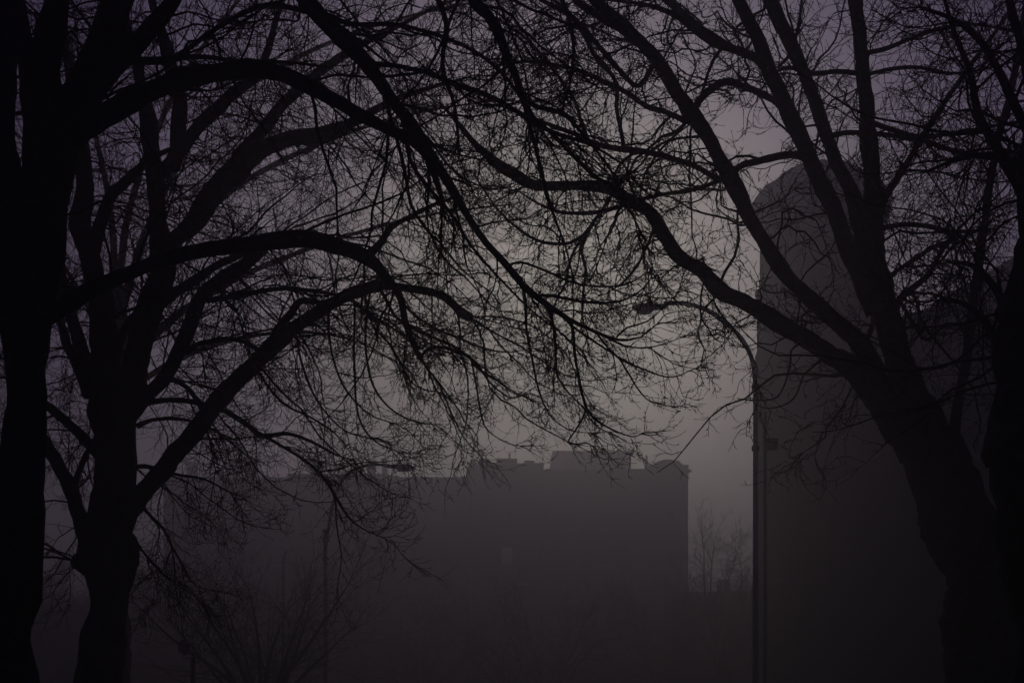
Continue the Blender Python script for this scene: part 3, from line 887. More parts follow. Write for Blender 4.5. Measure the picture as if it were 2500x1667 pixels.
# ---- the trees themselves
# nearest tree, left edge of the picture
near_style = Style(thick=0.0330, dens=4.73, len1=(0.55, 1.87), r1=0.0094, n2=9, len2=0.4400, n3=4, len3=0.2200, droop=0.13, lift=0.26, wob=0.16, rmin=0.0024)
L1 = [
 # broad secondary stems at the left edge
 ([(60, 760, 90), (35, 600, 84), (15, 420, 80), (5, 240, 70), (10, 80, 60), (0, -80, 50), (-30, -260, 30)], 0, 0.8, 1.0),
 ([(120, 420, 90), (118, 300, 80), (120, 180, 70), (130, 60, 64), (150, -60, 50), (160, -240, 30)], 0, -0.6, 1.0),
 ([(60, 640, 60), (80, 400, 50), (70, 200, 44), (50, 40, 40), (20, -120, 26)], 0, 1.4, 1.0),
 # the big arch
 ([(130, 380, 56), (190, 325, 56), (250, 285, 55), (330, 240, 53), (400, 212, 46), (430, 196, 52), (500, 185, 45), (570, 176, 42), (605, 168, 46), (640, 173, 39), (700, 186, 36), (760, 211, 38), (820, 245, 32), (870, 276, 33), (950, 320, 27), (1005, 343, 28), (1045, 385, 22), (1062, 430, 16), (1080, 490, 10)], 0, -0.9, 1.2),
 ([(180, 330, 40), (250, 205, 40), (310, 140, 42), (360, 80, 44), (410, 20, 40), (450, -50, 30), (480, -160, 18)], 0, -1.0, 1.0),
 ([(215, 240, 34), (300, 150, 28), (290, 60, 26), (250, -20, 22), (230, -120, 14)], 0, 0.8, 1.0),
 ([(300, 150, 16), (400, 145, 13), (500, 140, 12), (600, 152, 10), (700, 152, 8), (800, 165, 6)], 0, 0.7, 1.3),
 ([(310, 150, 18), (410, 152, 14), (440, 135, 13), (520, 75, 13), (600, 30, 13), (650, 14, 13), (720, 22, 13), (800, 50, 12), (870, 95, 9), (940, 150, 6)], 0, 1.2, 1.3),
 # the long crossing limb that arches through the middle of the left tree
 ([(70, 795, 48), (107, 778, 44), (171, 738, 42), (214, 715, 40), (268, 690, 36), (320, 665, 34), (368, 645, 34), (440, 621, 36), (535, 605, 36), (607, 596, 36), (696, 588, 42), (768, 588, 42), (840, 606, 40), (895, 627, 38), (937, 668, 22), (975, 720, 18), (990, 782, 16), (1015, 853, 14), (1030, 880, 11)], 0.2, 2.4, 1.5),
 ([(895, 627, 22), (930, 590, 18), (955, 555, 16), (1000, 530, 12), (1060, 500, 9), (1120, 480, 6)], 2.2, 2.8, 1.3),
 ([(1026, 875, 8), (1040, 856, 8), (1060, 848, 9), (1085, 849, 9), (1110, 857, 9), (1145, 870, 9), (1155, 885, 9), (1175, 905, 7), (1215, 930, 5), (1260, 960, 3)], 2.4, 2.7, 2.0),
 ([(1152, 885, 5), (1162, 940, 5), (1172, 1000, 5), (1183, 1040, 4), (1205, 1062, 3), (1240, 1082, 2.5), (1270, 1088, 2)], 2.5, 2.8, 1.4, 0.6),
 # limb that leaves the top of the frame and hangs back down across it
 ([(290, 20, 60), (380, -200, 64), (520, -300, 62), (640, -200, 58), (700, -90, 54), (760, 15, 44), (830, 90, 40), (900, 165, 36), (955, 245, 30), (1005, 305, 28), (1045, 370, 26), (1090, 440, 24), (1150, 540, 18), (1187, 593, 17), (1240, 650, 18), (1276, 693, 18), (1330, 739, 15), (1394, 782, 11), (1455, 811, 9), (1508, 830, 7), (1562, 824, 4), (1605, 790, 2.5)], 0, 0.6, 1.7),
 ([(895, 162, 20), (930, 186, 16), (945, 250, 12), (955, 296, 11), (968, 340, 10), (980, 386, 10), (992, 440, 9), (1003, 500, 9), (1040, 560, 7), (1080, 600, 5), (1130, 660, 4), (1180, 700, 3)], 0.3, 0.9, 1.8),
 ([(925, 185, 12), (960, 235, 12), (990, 320, 11), (1000, 390, 10), (1040, 450, 10), (1100, 520, 9), (1150, 600, 7), (1230, 690, 6), (1300, 760, 5), (1380, 820, 4)], 0.4, 0.9, 1.8),
 ([(640, -200, 44), (820, -320, 40), (1000, -280, 36), (1110, -140, 32), (1160, 0, 28), (1194, 36, 25), (1223, 96, 23), (1240, 145, 21), (1255, 175, 20), (1273, 229, 18), (1285, 262, 16), (1292, 300, 13), (1305, 345, 10), (1325, 430, 9), (1350, 520, 7), (1380, 600, 5), (1400, 680, 4)], 0, -0.8, 1.8),
 ([(1273, 232, 13), (1310, 260, 12), (1366, 272, 12), (1400, 300, 9), (1440, 350, 7), (1480, 400, 6), (1520, 470, 4), (1560, 560, 3)], -0.7, -0.9, 1.8),
 ([(1285, 280, 12), (1340, 320, 11), (1400, 380, 11), (1450, 430, 10), (1490, 455, 8), (1540, 520, 5), (1580, 600, 4)], -0.7, 0.0, 1.8),
 ([(905, 158, 14), (960, 160, 12), (1044, 178, 12), (1110, 205, 13), (1187, 232, 13), (1240, 258, 12), (1287, 288, 12), (1348, 322, 11), (1437, 352, 8), (1520, 400, 5)], 0.2, -0.6, 1.6),
 ([(760, 20, 16), (860, 60, 12), (960, 60, 11), (1080, 90, 10), (1180, 140, 9), (1260, 220, 8), (1330, 330, 6), (1380, 430, 4)], 0.1, 0.8, 1.6),
 ([(1000, -280, 26), (1080, -160, 20), (1060, -40, 16), (1090, 60, 13), (1080, 160, 11), (1110, 260, 9), (1120, 360, 6)], 0, 0.8, 1.5),
 ([(1110, -140, 24), (1240, -120, 20), (1330, -60, 16), (1380, 20, 12), (1400, 110, 9), (1390, 210, 6)], 0, 0.9, 1.5),
 ([(1325, 735, 9), (1370, 770, 9), (1397, 798, 9), (1402, 860, 8), (1415, 930, 7), (1428, 985, 7), (1445, 1015, 6), (1470, 1035, 5), (1510, 1055, 4), (1545, 1066, 3), (1565, 1060, 2)], 0.4, 0.1, 0.4, 0.4),
 ([(1380, 778, 6), (1401, 800, 6), (1460, 840, 5.5), (1508, 871, 5), (1550, 893, 5), (1587, 907, 4.5), (1626, 920, 4), (1660, 916, 3), (1682, 905, 2)], 0.5, 0.2, 0.6, 0.4),
 ([(1455, 811, 6), (1485, 850, 5), (1515, 880, 5), (1545, 930, 4.5), (1566, 961, 4), (1591, 982, 3), (1637, 991, 2)], 0.5, 0.1, 0.6, 0.4),
 ([(1310, 722, 8), (1348, 722, 8), (1401, 733, 8), (1455, 740, 7), (1508, 737, 6), (1545, 722, 5), (1572, 702, 4), (1590, 680, 3)], 0.6, 0.2, 1.2),
 ([(1240, 650, 8), (1270, 640, 7), (1330, 660, 6), (1400, 690, 6), (1480, 700, 5), (1540, 690, 4), (1580, 665, 3)], 0.6, 1.2, 1.2),
 ([(1500, 830, 5), (1530, 800, 5), (1580, 785, 4), (1620, 750, 3), (1650, 720, 2)], 0.6, 0.3, 1.0),
 ([(1470, 818, 6), (1520, 842, 5), (1570, 850, 4), (1620, 840, 3), (1660, 825, 2)], 0.6, 0.9, 0.6),
 ([(1432, 990, 5), (1424, 1018, 5), (1405, 1050, 5), (1386, 1080, 4.5), (1410, 1084, 4), (1430, 1080, 3.5), (1445, 1088, 3)], 0.1, 0.0, 0.15, 0.2),
 ([(1276, 693, 9), (1283, 740, 8), (1285, 800, 7), (1300, 880, 6), (1315, 950, 5), (1340, 1010, 4), (1390, 1050, 3), (1440, 1056, 2)], 0.5, 0.2, 0.8, 0.6),
 ([(1330, 739, 8), (1350, 790, 7), (1356, 860, 6), (1362, 920, 5), (1390, 960, 4), (1415, 985, 3)], 0.4, 0.0, 1.1),
]
make_tree('massive black tree trunk filling the left edge, its limbs arching right over the whole picture', (0, 0), 10.0,
          [(10, 1705, 160), (15, 1640, 150), (20, 1560, 118), (30, 1490, 122), (48, 1410, 140), (48, 1320, 120), (50, 1200, 104), (55, 1080, 92), (62, 1000, 96), (62, 930, 98), (62, 850, 108), (62, 760, 130), (85, 640, 120), (105, 520, 110), (130, 400, 112), (170, 300, 110), (215, 200, 95), (250, 120, 90), (275, 30, 74), (290, -80, 56), (300, -220, 36)],
          L1, near_style)

# second tree on the left
left_style = Style(thick=0.0286, dens=6.65, len1=(0.57, 2.00), r1=0.0091, n2=10, len2=0.4800, n3=5, len3=0.2400, droop=0.13, lift=0.26, wob=0.14, rmin=0.0030)
L2 = [
 ([(262, 960, 84), (255, 870, 76), (248, 770, 64), (232, 690, 54), (215, 625, 50), (200, 550, 50), (206, 470, 46), (203, 400, 40), (190, 300, 30), (170, 180, 22), (150, 60, 16), (130, -60, 8)], 0, 0.8),
 ([(300, 990, 80), (335, 880, 60), (352, 800, 66), (368, 740, 70), (390, 690, 68), (398, 625, 66), (388, 550, 42), (378, 450, 44), (372, 380, 46), (364, 300, 42), (350, 230, 32), (335, 150, 26), (310, 60, 20), (290, -60, 12)], 0, -0.3),
 ([(395, 650, 44), (420, 595, 44), (460, 555, 48), (500, 505, 50), (555, 435, 54), (620, 378, 44), (700, 342, 36), (800, 325, 34), (870, 292, 22), (950, 250, 16), (1050, 215, 10), (1140, 190, 6)], -0.2, 1.4),
 ([(560, 430, 36), (600, 365, 32), (645, 315, 30), (690, 255, 28), (780, 175, 22), (890, 105, 16), (1000, 50, 10), (1080, 10, 6)], 0.3, 2.0),
 ([(425, 410, 30), (443, 357, 32), (518, 278, 32), (578, 221, 28), (630, 180, 22), (655, 120, 18), (680, 30, 14), (700, -60, 8)], -0.3, 0.9),
 ([(380, 430, 34), (425, 385, 32), (435, 320, 36), (438, 240, 36), (412, 160, 34), (395, 90, 26), (370, 0, 18), (350, -80, 10)], -0.3, -1.2),
 # long diagonal limb and its arch
 ([(285, 1290, 70), (325, 1240, 52), (380, 1168, 50), (440, 1095, 48), (500, 1020, 44), (560, 950, 42), (620, 890, 40), (660, 850, 38), (720, 800, 34), (790, 755, 30), (850, 720, 28), (905, 702, 26), (935, 698, 26), (980, 702, 20), (1040, 712, 20), (1085, 726, 22), (1112, 748, 20), (1130, 765, 22), (1148, 776, 20)], 0, -1.4, 1.0),
 ([(650, 858, 24), (680, 800, 22), (714, 760, 18), (732, 735, 15), (770, 736, 14), (803, 744, 13), (840, 725, 12)], -0.7, -0.8, 1.2),
 ([(862, 735, 10), (890, 758, 10), (920, 783, 12), (926, 786, 10)], -1.1, -1.2, 0.8),
 ([(1148, 775, 4.5), (1190, 772, 4), (1240, 778, 4), (1290, 792, 4), (1330, 815, 3.5), (1380, 862, 3), (1410, 920, 2.5)], -1.4, -1.1, 1.1),
 ([(295, 1030, 60), (350, 975, 42), (405, 915, 38), (440, 850, 38), (465, 790, 36), (482, 745, 34), (510, 705, 32), (545, 678, 30), (600, 643, 28), (635, 618, 22), (665, 590, 14)], 0, -0.8, 1.3),
 ([(395, 745, 22), (430, 715, 22), (465, 690, 22), (520, 655, 20), (580, 625, 16), (640, 605, 10)], -0.2, 0.5, 1.1),
 ([(505, 735, 14), (518, 732, 13), (585, 721, 13), (640, 710, 12), (700, 704, 11), (786, 713, 9), (850, 730, 7), (900, 760, 5)], -0.5, -0.2, 1.5),
 ([(535, 700, 12), (555, 738, 12), (578, 760, 10)], -0.6, -0.7, 0.7),
 ([(455, 860, 16), (480, 842, 14), (520, 832, 13), (555, 827, 12), (600, 837, 10), (640, 862, 9)], -0.4, -1.0, 0.9),
 ([(320, 1010, 20), (365, 982, 14), (430, 977, 13), (490, 985, 13), (545, 1002, 13), (600, 1035, 13), (643, 1064, 14), (700, 1058, 10), (760, 1078, 8), (820, 1110, 5), (860, 1122, 3)], 0, -0.6, 0.9, 0.7),
 ([(645, 1064, 9), (690, 1090, 8), (740, 1120, 8), (790, 1165, 8), (818, 1210, 8), (850, 1262, 6), (885, 1290, 4), (930, 1310, 2.5)], -0.6, -0.9, 1.1),
 ([(335, 1040, 14), (370, 1025, 10), (430, 1022, 9), (480, 1032, 7), (540, 1060, 5), (600, 1110, 3)], 0, 0.6, 1.5),
 ([(420, 925, 14), (455, 945, 12), (480, 975, 12), (495, 1010, 10), (500, 1040, 7), (520, 1090, 4)], -0.3, 0.3, 1.4),
 ([(315, 1170, 16), (325, 1145, 13), (355, 1138, 12), (400, 1150, 10), (440, 1160, 8), (500, 1170, 6), (560, 1200, 3)], 0, -0.3, 1.4),
 ([(350, 1240, 10), (370, 1262, 9), (400, 1292, 8), (418, 1330, 7), (440, 1370, 6), (455, 1400, 5), (480, 1430, 3), (515, 1440, 2)], 0, -0.4, 1.4),
 ([(325, 1312, 9), (342, 1337, 7), (365, 1365, 7), (395, 1398, 6), (430, 1425, 4), (470, 1450, 2)], 0, -0.6, 1.3),
 ([(866, 735, 6), (866, 764, 6), (864, 850, 6), (866, 910, 6), (869, 980, 5.5), (880, 1030, 5), (900, 1062, 4.5), (930, 1086, 4), (973, 1102, 2.5)], -1.1, -1.5, 0.45),
 ([(905, 704, 7), (897, 760, 6), (892, 820, 6), (896, 880, 6), (912, 943, 5.5), (948, 993, 5), (991, 1021, 4.5), (1030, 1033, 3.5), (1060, 1036, 2.5)], -1.2, -1.6, 0.5),
 ([(890, 712, 6), (908, 790, 6), (948, 836, 5.5), (975, 880, 5), (984, 900, 5), (1001, 929, 4.5), (1030, 950, 3.5), (1073, 957, 2.5)], -1.2, -0.9, 0.45),
 ([(925, 700, 9), (945, 735, 8), (973, 779, 8), (1044, 818, 8), (1085, 835, 8), (1116, 850, 7), (1150, 875, 6), (1169, 893, 6), (1194, 932, 5), (1244, 971, 4), (1270, 965, 3)], -1.2, -0.8, 0.7),
 ([(960, 703, 8), (1001, 760, 7), (1060, 800, 6), (1130, 830, 6), (1180, 850, 5), (1240, 860, 4), (1300, 850, 3)], -1.2, -1.8, 1.0),
 ([(800, 750, 6), (805, 830, 6), (820, 900, 5.5), (850, 960, 5), (900, 1010, 4), (950, 1030, 3)], -1.0, -1.4, 0.5),
 ([(720, 800, 6), (735, 880, 6), (760, 950, 5.5), (790, 1000, 5), (840, 1050, 4), (900, 1070, 3)], -0.8, -1.2, 0.6),
 ([(620, 890, 8), (660, 950, 7), (700, 990, 6), (760, 1020, 5), (820, 1060, 4), (860, 1110, 3)], -0.6, 0.2, 0.6),
 ([(245, 1392, 60), (208, 1378, 50), (184, 1368, 38), (176, 1366, 24)], 0, 0, 0.2),
 ([(240, 1380, 60), (212, 1310, 44), (190, 1250, 40), (172, 1200, 38), (158, 1165, 36), (135, 1125, 34), (108, 1085, 30), (85, 1030, 22), (60, 960, 14)], 0, 0.8),
 ([(176, 1190, 16), (198, 1140, 15), (214, 1105, 14), (232, 1070, 10), (240, 1020, 6)], 0.3, 0.9),
 ([(262, 1130, 30), (208, 1074, 26), (165, 1035, 24), (130, 1002, 22), (100, 975, 18), (60, 930, 12), (20, 880, 6)], 0, 1.0),
 ([(250, 985, 56), (215, 895, 36), (182, 800, 32), (155, 710, 30), (135, 640, 26), (115, 560, 20), (95, 470, 14), (60, 350, 8)], 0, 1.2),
 ([(215, 960, 30), (185, 880, 26), (160, 830, 22), (145, 760, 16), (150, 690, 10)], 0, 1.6),
 ([(232, 610, 32), (245, 545, 30), (270, 480, 28), (310, 442, 24), (348, 408, 18), (400, 372, 12), (470, 350, 7)], 0.3, -0.8),
 ([(282, 850, 24), (310, 790, 18), (335, 760, 16), (345, 740, 12)], 0, 0.4, 0.8),
 ([(280, 775, 10), (300, 762, 9), (345, 748, 7)], 0, 0.3, 0.5),
]
make_tree('bare tree with swollen knobbly trunk and many fanned stems, second from the left edge', (0, 0), 16.0,
          [(248, 1690, 118), (250, 1640, 106), (256, 1560, 98), (263, 1480, 86), (268, 1430, 108), (262, 1385, 140), (262, 1330, 136), (270, 1260, 106), (275, 1150, 96), (277, 1080, 100), (270, 1020, 112), (262, 970, 104), (262, 920, 70)],
          L2, left_style)

# forked tree on the right
right_style = Style(thick=0.0369, dens=4.71, len1=(0.49, 2.22), r1=0.0113, n2=9, len2=0.4923, n3=4, len3=0.1600, droop=0.05, lift=0.10, wob=0.25, rmin=0.0039, down=0.15)
R1 = [
 ([(2262, 1060, 110), (2225, 960, 84), (2198, 905, 74), (2170, 800, 66), (2146, 700, 70), (2134, 600, 54), (2134, 500, 50), (2130, 430, 42), (2123, 350, 36), (2110, 200, 35), (2098, 90, 35), (2088, 0, 34), (2080, -120, 26), (2075, -300, 14)], 0, 0.5),
 ([(2140, 760, 50), (2092, 660, 46), (2049, 560, 42), (2033, 500, 42), (1985, 400, 42), (1940, 300, 42), (1890, 200, 38), (1851, 100, 34), (1804, 0, 33), (1760, -110, 24), (1720, -260, 12)], 0, -0.6),
 ([(2126, 640, 44), (2088, 500, 42), (2044, 400, 34), (2008, 300, 32), (1970, 200, 30), (1926, 100, 32), (1880, 0, 34), (1845, -110, 26), (1820, -260, 12)], 0.1, 0.9),
 ([(2235, 1090, 90), (2160, 960, 66), (2110, 850, 48), (2060, 800, 40), (2017, 764, 38), (1939, 693, 34), (1889, 629, 38), (1860, 580, 34), (1831, 536, 34), (1785, 439, 38), (1731, 339, 34), (1690, 285, 44), (1666, 248, 34), (1598, 143, 30), (1526, 71, 32), (1473, 21, 28), (1400, -60, 20), (1320, -180, 10)], 0, -1.6, 1.0),
 ([(2245, 1100, 110), (2170, 1010, 84), (2088, 907, 62), (2017, 864, 46), (1946, 814, 42), (1874, 771, 40), (1803, 732, 38), (1749, 702, 44), (1714, 661, 34), (1660, 629, 34), (1616, 570, 32), (1580, 514, 30), (1526, 486, 30), (1491, 461, 30), (1437, 453, 24), (1366, 453, 24), (1300, 452, 26), (1251, 425, 32), (1205, 393, 24), (1162, 353, 16), (1134, 321, 12), (1090, 270, 7)], 0, -1.0, 0.8),
 ([(2105, 862, 12), (2118, 830, 11), (2130, 800, 12)], 0, 0.1, 0.4),
 ([(1905, 258, 18), (1889, 246, 16), (1850, 225, 17), (1821, 214, 17), (1771, 200, 19), (1731, 222, 18), (1706, 248, 17), (1690, 275, 18)], -0.45, -1.2, 1.2),
 ([(1975, 388, 22), (1930, 378, 18), (1850, 395, 17), (1815, 402, 16), (1790, 418, 14), (1760, 440, 11), (1700, 462, 10), (1660, 470, 10), (1616, 475, 10), (1544, 493, 11), (1473, 516, 11), (1410, 522, 9), (1366, 518, 8), (1320, 500, 6), (1270, 470, 4)], -0.55, -1.6, 1.4),
 ([(1757, 440, 14), (1731, 425, 14), (1700, 407, 14), (1670, 397, 13), (1598, 375, 14), (1540, 366, 16), (1508, 364, 16), (1451, 350, 13), (1400, 325, 12), (1366, 314, 11), (1294, 286, 9), (1230, 262, 6)], -1.2, -0.5, 1.6),
 ([(1690, 300, 16), (1666, 293, 14), (1620, 272, 13), (1580, 261, 13), (1526, 225, 12), (1473, 200, 12), (1420, 175, 10), (1366, 161, 9), (1294, 150, 7), (1220, 160, 5)], -1.3, -2.0, 1.5),
 ([(1872, 172, 24), (1835, 138, 21), (1780, 115, 20), (1740, 92, 22), (1700, 62, 20), (1650, 20, 18), (1600, -20, 14), (1540, -80, 8)], -0.55, 0.6, 1.2),
 ([(1835, 138, 16), (1790, 122, 15), (1745, 110, 15), (1700, 78, 15), (1660, 45, 14), (1620, 25, 12), (1560, 10, 9), (1480, 0, 6)], -0.55, -1.6, 1.2),
 ([(1526, 71, 22), (1480, 48, 20), (1430, 20, 18), (1380, -20, 14), (1310, -70, 8)], -1.9, -1.0, 1.2),
 ([(1600, 150, 14), (1560, 210, 12), (1520, 180, 12), (1460, 110, 12), (1400, 45, 12), (1340, -10, 8)], -1.5, -2.2, 1.4),
 # right-hand side
 ([(2148, 510, 24), (2160, 480, 20), (2196, 429, 18), (2231, 368, 16), (2267, 311, 16), (2321, 229, 13), (2374, 154, 12), (2428, 82, 10), (2490, -10, 7)], 0.1, 0.8),
 ([(2330, 1210, 60), (2325, 1100, 38), (2337, 1000, 28), (2360, 871, 24), (2378, 729, 22), (2396, 600, 21), (2403, 550, 20), (2421, 429, 19), (2442, 321, 18), (2467, 232, 18), (2489, 107, 15), (2510, -40, 10)], 0.2, 1.4),
 ([(2180, 770, 20), (2205, 722, 17), (2259, 678, 15), (2294, 621, 12), (2330, 570, 9), (2380, 520, 6)], 0.1, -0.8, 1.5),
 ([(2172, 680, 12), (2187, 664, 11), (2235, 632, 11), (2282, 602, 11), (2330, 585, 9), (2400, 560, 6)], 0.1, 1.2, 1.5),
 ([(2140, 560, 14), (2200, 548, 13), (2260, 552, 12), (2330, 565, 10), (2420, 560, 7)], 0.1, -0.6, 1.8),
 ([(2130, 300, 14), (2180, 318, 13), (2240, 338, 13), (2300, 360, 12), (2370, 378, 10), (2460, 390, 6)], 0.2, -0.8, 1.8),
 ([(2022, 335, 16), (2060, 325, 13), (2110, 326, 12), (2170, 330, 12), (2230, 338, 11), (2300, 330, 10), (2400, 312, 8), (2490, 295, 5)], 0.3, -0.3, 1.8),
 ([(2115, 130, 13), (2160, 120, 12), (2230, 92, 11), (2300, 70, 10), (2380, 60, 8), (2480, 80, 5)], 0.3, 0.8, 1.7),
 ([(2125, 180, 10), (2180, 168, 10), (2240, 165, 9), (2320, 180, 8), (2400, 170, 6), (2480, 150, 4)], 0.3, -0.8, 1.7),
 ([(2095, 180, 13), (2040, 175, 12), (1990, 180, 12), (1930, 165, 10), (1900, 172, 8)], 0.3, 0.0, 1.5),
 ([(1900, 165, 8), (1930, 130, 8), (1950, 60, 8), (1960, -20, 6)], -0.5, 0.3, 1.0),
 ([(2200, 740, 10), (2230, 790, 9), (2260, 830, 9), (2300, 800, 8), (2340, 795, 6)], 0.1, -0.5, 1.2),
 ([(1523, 365, 12), (1518, 330, 11), (1505, 262, 11), (1506, 205, 10), (1480, 165, 11), (1455, 140, 12), (1430, 90, 12), (1401, 46, 12), (1360, 20, 12), (1312, -5, 10), (1250, -60, 7)], -0.7, -1.4, 1.6),
 ([(1437, 350, 12), (1420, 300, 10), (1400, 240, 9), (1350, 170, 8), (1290, 100, 7), (1220, 50, 5)], -0.5, 0.5, 1.6),
 ([(1500, 463, 10), (1480, 500, 9), (1452, 538, 9), (1427, 572, 9), (1395, 592, 9), (1366, 596, 9), (1330, 593, 8), (1294, 579, 7), (1255, 550, 6), (1210, 505, 5), (1160, 430, 4)], -0.7, -0.2, 1.3),
 ([(1452, 538, 9), (1432, 575, 9), (1419, 614, 8), (1430, 657, 8), (1424, 711, 7), (1421, 771, 5)], -0.65, -0.6, 1.0),
 ([(1427, 572, 8), (1401, 614, 7), (1387, 657, 7), (1380, 693, 6), (1355, 740, 5), (1345, 800, 3)], -0.6, -0.9, 1.0),
 ([(1600, 548, 8), (1580, 600, 7), (1555, 650, 6), (1520, 690, 5), (1490, 710, 3)], -0.7, -1.2, 1.0),
 # hanging shoots below the low limb
 ([(1952, 838, 5), (1932, 855, 5), (1930, 880, 4.5), (1920, 925, 4.5), (1905, 960, 4), (1885, 975, 3.5), (1850, 977, 3), (1820, 976, 3), (1800, 972, 2)], -0.3, -0.9, 0.0),
 ([(2010, 870, 6), (1985, 895, 5.5), (1962, 915, 5), (1950, 950, 4.5), (1935, 975, 4), (1905, 992, 3.5), (1870, 997, 3), (1848, 988, 2.5), (1838, 978, 2)], -0.3, -0.8, 0.0),
 ([(2085, 935, 5), (2065, 975, 4.5), (2045, 1010, 4), (2018, 1045, 4), (2015, 1065, 3.5), (1990, 1085, 3), (1960, 1105, 2)], 0, -0.4, 0.15),
 ([(1745, 705, 5), (1742, 735, 5), (1762, 770, 4.5), (1790, 800, 4), (1810, 835, 3.5), (1830, 860, 3), (1850, 900, 2.5), (1846, 925, 2)], -0.5, -0.9, 0.2),
 ([(1720, 680, 5), (1712, 720, 5), (1712, 775, 4.5), (1728, 800, 4), (1745, 828, 3), (1768, 835, 2.5), (1768, 820, 2)], -0.6, -1.0, 0.2),
]
make_tree('large forked bare tree on the right, thick leaning trunk splitting into straight rising stems', (0, 0), 16.0,
          [(2424, 1700, 196), (2416, 1615, 190), (2408, 1530, 184), (2390, 1440, 174), (2370, 1375, 168), (2342, 1295, 162), (2314, 1207, 158), (2288, 1120, 154), (2262, 1050, 145)],
          R1, right_style)

# trunk at the very right edge
R0 = [
 ([(2540, 700, 60), (2505, 560, 36), (2495, 430, 28), (2512, 300, 24), (2502, 160, 20), (2470, 20, 20), (2440, -120, 12)], 0, 0.3),
 ([(2550, 620, 60), (2500, 480, 34), (2440, 370, 26), (2390, 280, 20), (2370, 180, 16), (2330, 80, 12), (2300, -20, 8)], 0, 0.9, 1.5),
 ([(2570, 420, 40), (2500, 300, 26), (2450, 200, 20), (2400, 110, 16), (2330, 50, 12), (2250, 20, 8)], 0, 0.9, 1.7),
 ([(2570, 520, 34), (2510, 420, 22), (2430, 380, 16), (2340, 390, 12), (2260, 420, 7)], 0, 0.7, 1.7),
 ([(2480, 820, 40), (2450, 740, 24), (2420, 690, 18), (2380, 650, 14), (2330, 640, 8)], 0, 0.7, 1.5),
 ([(2500, 1000, 40), (2440, 850, 26), (2400, 780, 18), (2350, 740, 12), (2300, 730, 7)], 0, 0.9, 1.5),
]
make_tree('black tree trunk cut off by the right edge of the picture', (0, 0), 9.5,
          [(2610, 1700, 270), (2600, 1550, 240), (2580, 1350, 262), (2562, 1150, 258), (2545, 950, 240), (2536, 800, 205), (2550, 650, 150), (2580, 500, 130), (2610, 350, 110), (2640, 150, 90), (2660, -60, 60), (2670, -240, 30)],
          R0, near_style)


# small trees grown from the ground by rule, further off in the fog
def fan_tree(label, px, D, crown, n_main, st, trunk_h=1.2, r=0.09, lean=0.0, spread=0.75, name='bare_tree', cat='tree', group=None, seed=3, trunk_label=None):
    """crown: highest pixel row; n_main stems fan out of a short trunk"""
    rs = np.random.default_rng(seed)
    bx = X(px, D) if False else (px - 1250.0) / F * D
    base = np.array([bx, D, 0.0]); H = EYE + (HY - crown) / F * D
    root = empty(name, tuple(base), label, cat, group)
    t = np.linspace(0, 1, 14)
    tr = np.stack([bx + lean * trunk_h * t ** 1.5, D + 0.05 * np.sin(3 * t), -0.1 + (trunk_h + 0.1) * t, r * (1.35 - 0.45 * np.minimum(t * 3, 1) - 0.1 * t)], 1)
    limb_mesh(tr, 'trunk', root, base, 12)
    for i in range(n_main):
        az = 2 * math.pi * (i + rs.uniform(-0.3, 0.3)) / n_main
        inc = spread * rs.uniform(0.45, 1.1)
        L = (H - trunk_h) * rs.uniform(0.8, 1.05) / max(0.45, math.cos(inc * 0.8))
        S = max(12, int(L / 0.15))
        d = np.array([math.sin(inc) * math.cos(az), math.sin(inc) * math.sin(az), math.cos(inc)])
        p = np.empty((S, 4)); p[0, :3] = (tr[-1, 0], tr[-1, 1], tr[-1, 2] - rs.uniform(0.0, 0.35) * trunk_h)
        p[:, 3] = r * rs.uniform(0.42, 0.62) * (1 - 0.86 * np.linspace(0, 1, S))
        for j in range(1, S):
            d = d + rs.normal(0, 0.035, 3); d[2] += 0.004; d /= np.linalg.norm(d)
            p[j, :3] = p[j - 1, :3] + d * L / (S - 1)
        o = limb_mesh(p, 'limb', root, base, 7)
        twigs_for(p, st, o, base, 1.0)
    return root
up_style = Style(thick=0.01, dens=5.0, len1=(0.5, 1.8), r1=0.008, n2=8, len2=0.5, n3=4, len3=0.28, droop=-0.03, lift=0.05, wob=0.08, rmin=0.0026, down=-0.35)
fan_tree('small bushy bare tree with upswept branches, behind the no-parking sign', 638, 32.0, 1385, 13, up_style, 1.6, 0.12, 0, 0.85, seed=4)
far_style = Style(thick=0.01, dens=3.5, len1=(0.8, 2.4), r1=0.014, n2=8, len2=0.8, n3=4, len3=0.4, droop=-0.02, lift=0.05, wob=0.12, rmin=0.006, down=-0.2)
fan_tree('leafless tree in the fog between the apartment block and the tall lamp pole', 1815, 80.0, 1275, 7, far_style, 4.5, 0.2, -0.3, 0.55, seed=8)
faint = [('low wide leafless tree, barely visible in fog below the pale window', 1330, 62.0, 1480, 12, 1.6, 0.13, 0.9, 11),
         ('faint spreading leafless tree below the low roof of the apartment block', 1030, 70.0, 1510, 10, 2.0, 0.13, 0.8, 12),
         ('faint leafless tree in fog at the foot of the apartment block near its right end', 1600, 74.0, 1470, 10, 2.5, 0.15, 0.7, 13)]
for lab, px_, D_, cr_, n_, th_, r_, sp_, sd_ in faint:
    fan_tree(lab, px_, D_, cr_, n_, far_style, th_, r_, 0, sp_, seed=sd_)

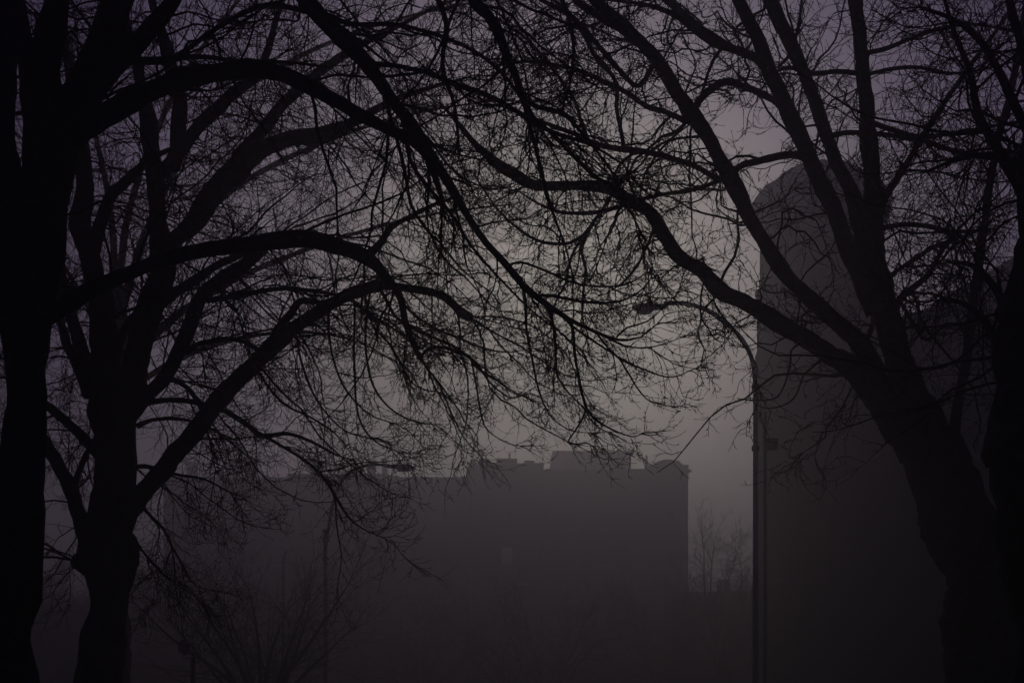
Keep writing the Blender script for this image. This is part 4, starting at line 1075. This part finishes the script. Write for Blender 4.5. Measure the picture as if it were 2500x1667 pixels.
# a tall tree of the same row, beyond the second one: its trunk hides behind that trunk, its crown thickens the mesh of twigs
row_style = Style(thick=0.05, dens=3.4, len1=(0.9, 2.6), r1=0.013, n2=9, len2=0.6, n3=5, len3=0.3, droop=0.10, lift=0.22, wob=0.14, rmin=0.0045)
B1 = [
 ([(300, 900, 22), (420, 780, 19), (560, 690, 15), (720, 620, 12), (900, 560, 9), (1080, 520, 6), (1240, 500, 4)], 0, -1.0),
 ([(295, 850, 22), (400, 640, 19), (560, 470, 15), (760, 360, 12), (960, 290, 8), (1180, 250, 4), (1340, 250, 4)], 0, 1.0),
 ([(290, 780, 22), (360, 560, 19), (480, 330, 15), (640, 190, 12), (840, 90, 9), (1040, 30, 6), (1200, 0, 4)], 0, 0.0),
 ([(285, 700, 20), (330, 460, 16), (420, 240, 13), (520, 80, 10), (640, -60, 7), (760, -160, 4)], 0, 1.5),
 ([(285, 760, 20), (270, 520, 15), (230, 320, 12), (180, 150, 9), (140, -20, 4)], 0, 0.5),
 ([(290, 900, 16), (220, 760, 12), (150, 640, 9), (90, 560, 6), (30, 500, 4)], 0, 1.0),
 ([(300, 960, 15), (430, 880, 13), (570, 830, 10), (720, 810, 7), (860, 830, 4), (960, 880, 4)], 0, -0.5),
]
make_tree('tree of the same row further back, hidden trunk, fine crown paler in the fog', (0, 0), 27.0,
          [(288, 1690, 62), (288, 1400, 56), (290, 1100, 52), (292, 900, 48), (288, 700, 36)], B1, row_style)

dense_style = Style(thick=0.01, dens=6.0, len1=(0.8, 2.2), r1=0.02, n2=11, len2=0.9, n3=6, len3=0.5, droop=-0.01, lift=0.04, wob=0.16, rmin=0.011, down=-0.1)
fan_tree('rounded dense bare treetop in the gap between the two left trunks', 122, 80.0, 1400, 11, dense_style, 3.0, 0.16, 0, 0.95, seed=21)
fan_tree('rounded dense bare treetop just right of the swollen knobbly trunk', 345, 84.0, 1430, 11, dense_style, 3.0, 0.16, 0, 0.95, seed=22)
fan_tree('rounded dense bare treetop low in the gap left of the tall tower', 1745, 92.0, 1402, 10, dense_style, 3.0, 0.16, 0, 1.0, seed=23)


# ------------------------------------------------------------------ haze
hz = MB(); hz.box(-420, 420, -40, 520, -1.0, 42.0)
hm = bpy.data.materials.new('fog')
hm.use_nodes = True
hn = hm.node_tree
for nd in list(hn.nodes):
    if nd.type != 'OUTPUT_MATERIAL':
        hn.nodes.remove(nd)
pv = hn.nodes.new("ShaderNodeVolumePrincipled")
pv.inputs['Color'].default_value = (0.865, 0.81, 0.885, 1)
pv.inputs['Density'].default_value = FOG_DENSITY
pv.inputs['Anisotropy'].default_value = FOG_G
hn.links.new(pv.outputs[0], [n for n in hn.nodes if n.type == 'OUTPUT_MATERIAL'][0].inputs['Volume'])
ho = hz.build('haze', hm)
ho['kind'] = 'stuff'
